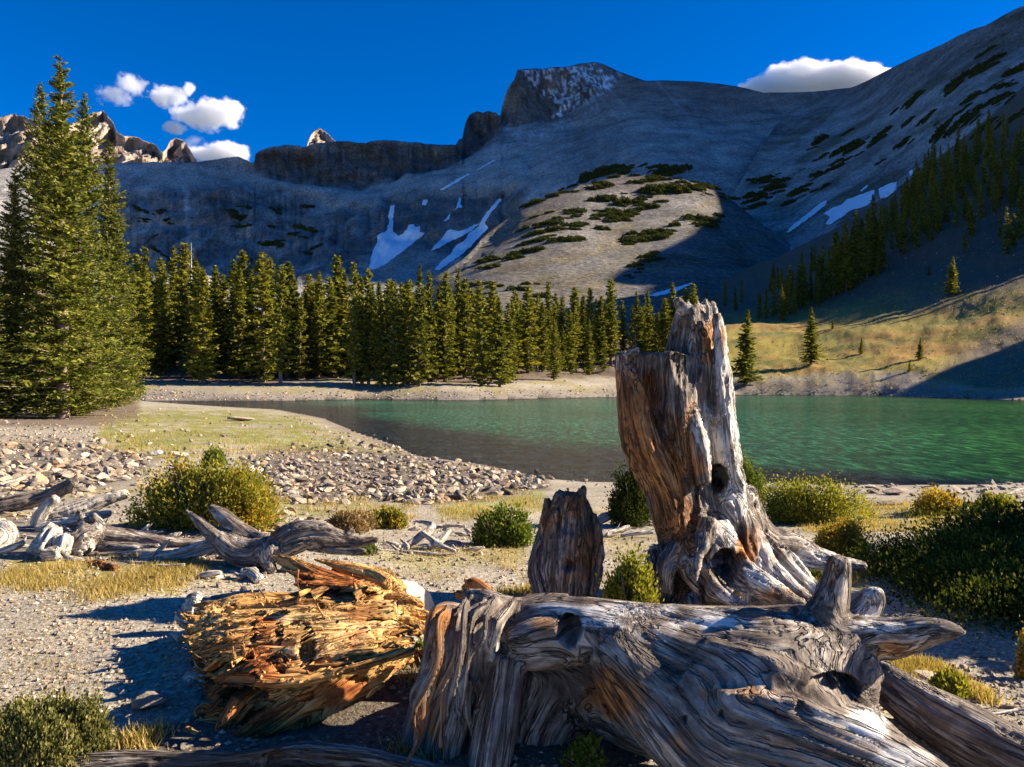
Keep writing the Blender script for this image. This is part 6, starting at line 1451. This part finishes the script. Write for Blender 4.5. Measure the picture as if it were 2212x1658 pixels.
onerock(1505, 1322, 44, 44, M_rockp, 212, 'pale orange block at the foot of the tall stump')
onerock(818, 924, 22, 8, M_rockp, 213, 'white stone standing out of the shallow water')
# pale slab leaning on the orange stump
def slab():
    q = [(868, 1254), (898, 1258), (930, 1280), (943, 1316), (930, 1342), (915, 1348), (900, 1330), (880, 1290)]
    V = [tuple(unp(x, y, 4.45+(x-868)/220)) for x, y in q]+[tuple(unp(x-22, y-4, 4.62+(x-868)/220)) for x, y in q]; n = len(q)
    fs = [tuple(range(n))[::-1], tuple(range(n, 2*n))]+[(i, (i+1) % n, n+(i+1) % n, n+i) for i in range(n)]
    import bmesh
    me = bpy.data.meshes.new('slab'); me.from_pydata(V, [], fs); bm = bmesh.new(); bm.from_mesh(me); bmesh.ops.recalc_face_normals(bm, faces=bm.faces)
    bmesh.ops.bevel(bm, geom=bm.edges[:], offset=.008, segments=1, affect='EDGES'); bmesh.ops.triangulate(bm, faces=bm.faces[:]); bmesh.ops.subdivide_edges(bm, edges=bm.edges[:], cuts=2); bm.to_mesh(me); bm.free()
    P = coords(me); P += fbm(P*14, 3, 2)[:, None]*np.array([.004, .006, .004]); me.vertices.foreach_set('co', P.astype(np.float32).ravel()); me.update(); me.materials.append(M_rockp)
    thing(me, 'stone_slab', 'pale upright slab leaning behind the right end of the orange stump', 'stone')
slab()

# ------------------------------------------------------------------ grass and fine gravel
def tufts(poly, n, hgt, mt, seed, blades=7, name='grass', label='', soft=0, spread=.05):
    rg = np.random.default_rng(seed); xs = [q[0] for q in poly]; ys = [q[1] for q in poly]; xa = rg.uniform(min(xs), max(xs), n*3); ya = rg.uniform(min(ys), max(ys), n*3); ok = inpoly(xa, ya, poly)
    P = []
    for x, y in zip(xa[ok][:n], ya[ok][:n]):
        h = SURF['ground'].ray_cast(Vector((0, 0, CAMZ)), ray(x, y).normalized(), 400)
        if h[0] is not None: P.append(h[0][:])
    P = np.array(P); k = fbm(P*.8, 3, 7) + .5*fbm(P*3, 2, 17) > -.05; P = P[k]
    P = np.repeat(P, blades, 0); P[:, :2] += rg.normal(size=(len(P), 2))*spread
    D = rg.normal(size=P.shape)*.45; D[:, 2] = 1; D /= np.linalg.norm(D, axis=1)[:, None]
    L = hgt*rg.uniform(.4, 1.2, len(P)); S = rg.normal(size=P.shape); S[:, 2] = 0; S /= np.linalg.norm(S, axis=1)[:, None]; Wd = L*.07
    V = np.stack([P-S*Wd[:, None], P+S*Wd[:, None], P+D*L[:, None]], 1).reshape(-1, 3); Fc = np.arange(len(P)*3).reshape(-1, 3)
    return V, Fc
gr = [tufts([(420, 1570), (900, 1420), (1000, 1640), (400, 1650)], 500, .06, M_grass, 41, 6, spread=.03), tufts([(0, 1190), (160, 1188), (420, 1215), (420, 1280), (240, 1295), (0, 1290)], 3600, .05, M_grass, 1, 8, spread=.09), tufts([(150, 1500), (420, 1500), (470, 1560), (330, 1640), (180, 1600)], 500, .07, M_grass, 2, 9, spread=.03),
      tufts([(780, 1200), (1130, 1175), (1140, 1240), (950, 1260), (800, 1235)], 700, .04, M_grass, 3, 7, spread=.08), tufts([(1640, 1230), (1770, 1200), (1880, 1190), (1900, 1240), (1700, 1310)], 700, .08, M_grass, 4, 8),
      tufts([(1880, 1420), (2020, 1440), (2150, 1520), (2000, 1500)], 700, .06, M_grass, 5, 8, spread=.03), tufts([(1700, 1090), (2212, 1085), (2212, 1120), (1950, 1150), (1750, 1160)], 700, .07, M_grass, 6, 8),
      tufts([(930, 1080), (1190, 1050), (1190, 1110), (960, 1130)], 700, .06, M_grass, 8, 8), tufts([(500, 1030), (900, 1080), (900, 1130), (560, 1120)], 450, .08, M_grass, 9, 8),
      tufts([(1060, 1230), (1160, 1225), (1160, 1290), (1060, 1290)], 300, .07, M_grass, 10, 8), tufts([(0, 1300), (400, 1300), (360, 1500), (0, 1500)], 500, .025, M_grass, 12, 5, spread=.03)]
V, Fc = join_np(gr); link('grass', np_mesh('grass', V, Fc, False, [M_grass]), None, 'dry yellow grass growing in patches over the gravel', 'grass', None, 'stuff')
gr = [tufts([(205, 885), (480, 880), (700, 920), (860, 975), (700, 985), (330, 990), (205, 975)], 4500, .10, M_grass, 21, 4, spread=.12), tufts([(1590, 690), (2212, 590), (2212, 850), (1590, 850)], 5000, .5, M_grass, 22, 4, spread=.5)]
V, Fc = join_np(gr); link('meadow_grass', np_mesh('meadow_grass', V, Fc, False, [M_grass]), None, 'short golden grass of the lakeside meadow and far slope', 'grass', None, 'stuff')
# gravel
rg = np.random.default_rng(3); n = 26000
yy = 1690-(1690-1120)*rg.random(n)**1.0; xx = rg.uniform(-20, 2230, n); Yd = 1.5*F/(yy-CY); X = (xx-CX)/F*Yd
kk = ~inpoly(xx, yy, [(380, 1560), (560, 1500), (760, 1440), (900, 1400), (1100, 1400), (1350, 1500), (1420, 1700), (100, 1720), (230, 1620)]) | (rg.random(n) < .25); xx, yy, Yd, X = xx[kk], yy[kk], Yd[kk], X[kk]; n = len(xx)
zz, dd = ground_z(X, Yd); s = (.0035+.016*rg.random(n)**4)*(.6+Yd*.12)
O = np.array([[1, 0, 0], [-1, 0, 0], [0, 1, 0], [0, -1, 0], [0, 0, 1], [0, 0, -.5]], float); OF = np.array([[0, 2, 4], [2, 1, 4], [1, 3, 4], [3, 0, 4], [2, 0, 5], [1, 2, 5], [3, 1, 5], [0, 3, 5]])
an = rg.uniform(0, 6.28, n); ca, sa = np.cos(an), np.sin(an)
loc = O[None]*np.stack([np.ones(n), rg.uniform(.5, 1, n), rg.uniform(.35, .8, n)], -1)[:, None]*s[:, None, None]
Vx = loc[..., 0]*ca[:, None]-loc[..., 1]*sa[:, None]+X[:, None]; Vy = loc[..., 0]*sa[:, None]+loc[..., 1]*ca[:, None]+Yd[:, None]; Vz = loc[..., 2]+zz[:, None]+s[:, None]*.25
V = np.stack([Vx, Vy, Vz], -1).reshape(-1, 3); Fc = (OF[None]+np.arange(n)[:, None, None]*6).reshape(-1, 3)
link('gravel', np_mesh('gravel', V, Fc, False, [M_rock]), None, 'fine loose gravel covering the ground', 'gravel', None, 'stuff')

# ------------------------------------------------------------------ clouds
def cloud(name, blobs, Y, dens, label, nsc, wob, thr=.0):
    """vapour whose density falls off from a few soft centres, torn by noise"""
    import bmesh
    V = []; Fs = []; o = 0; cen = [(np.array(unp(x, y, Y)), np.array([rx, (rx+ry)/2, ry])/F*Y) for x, y, rx, ry in blobs]
    for c_, r_ in cen:
        bm = bmesh.new(); bmesh.ops.create_icosphere(bm, subdivisions=3, radius=1.3); P = np.array([v.co[:] for v in bm.verts]); f = [tuple(v.index for v in q.verts) for q in bm.faces]; bm.free()
        V.append(P*r_+c_); Fs += [tuple(a+o for a in q) for q in f]; o += len(P)
    me = remesh(np.concatenate(V), Fs, min(cen[0][1])*.18+3, 3)
    mid = coords(me).mean(0); me.transform(Matrix.Translation(-Vector(mid)))
    m, t = mat(name+'_vapour'); n = N(t)
    v = t.nodes.new('ShaderNodeVolumePrincipled'); v.inputs['Color'].default_value = (1, 1, 1, 1); v.inputs['Anisotropy'].default_value = 0.0
    tc = n('TexCoord').outputs['Object']; best = None
    for c_, r_ in cen:
        sub = n('VectorMath', {0: tc, 1: Vector(c_-mid)}, operation='SUBTRACT').outputs[0]
        dv = n('VectorMath', {0: sub, 1: Vector(r_)}, operation='DIVIDE').outputs[0]
        ln = n('VectorMath', {0: dv}, operation='LENGTH').outputs['Value']; f = n.math('SUBTRACT', 1.0, ln)
        best = f if best is None else n.math('MAXIMUM', best, f)
    nz = n('TexNoise', {'Vector': tc, 'Scale': nsc, 'Detail': 7.0, 'Roughness': .62}).outputs[0]
    q = n.math('ADD', best, n.math('MULTIPLY', n.math('SUBTRACT', nz, .5), wob))
    t.links.new(n.math('MULTIPLY', n.ramp(q, [(max(0, thr), g3(0)), (thr+.45, g3(1))]), dens), v.inputs['Density'])
    oo = t.nodes.new('ShaderNodeOutputMaterial'); t.links.new(v.outputs[0], oo.inputs['Volume'])
    me.materials.clear(); me.materials.append(m)
    link(name, me, None, label, 'cloud', None, None, Vector(mid))
cloud('cloud', [(1650, 190, 50, 24), (1700, 176, 60, 36), (1745, 164, 60, 34), (1785, 172, 60, 34), (1830, 166, 60, 34), (1870, 166, 50, 28), (1905, 170, 40, 24)], 5200, .05, 'bright white cumulus cloud rising behind the saddle at upper right', .009, 1.5)
cloud('cloud', [(415, 250, 44, 26), (455, 247, 56, 32), (494, 244, 34, 32), (378, 276, 32, 14)], 5200, .03, 'largest white cloud above the left crags', .011, 2.2, .05)
cloud('cloud', [(350, 206, 34, 24), (376, 210, 30, 20), (408, 192, 12, 18)], 5200, .022, 'small white cloud just left above the largest cloud', .013, 2.6, .08)
cloud('cloud', [(280, 184, 34, 26), (255, 204, 34, 20), (230, 204, 22, 22)], 5200, .010, 'thin wispy cloud right of the tall conifer tops', .013, 3.4, .12)
cloud('cloud', [(440, 332, 40, 20), (480, 328, 50, 22), (515, 334, 32, 20)], 5200, .03, 'flat white cloud resting on the ridge at left', .011, 2.0, .05)
cloud('cloud', [(416, 304, 24, 12)], 5200, .008, 'tiny faint cloud puff between the two lower left clouds', .016, 3.0, .12)
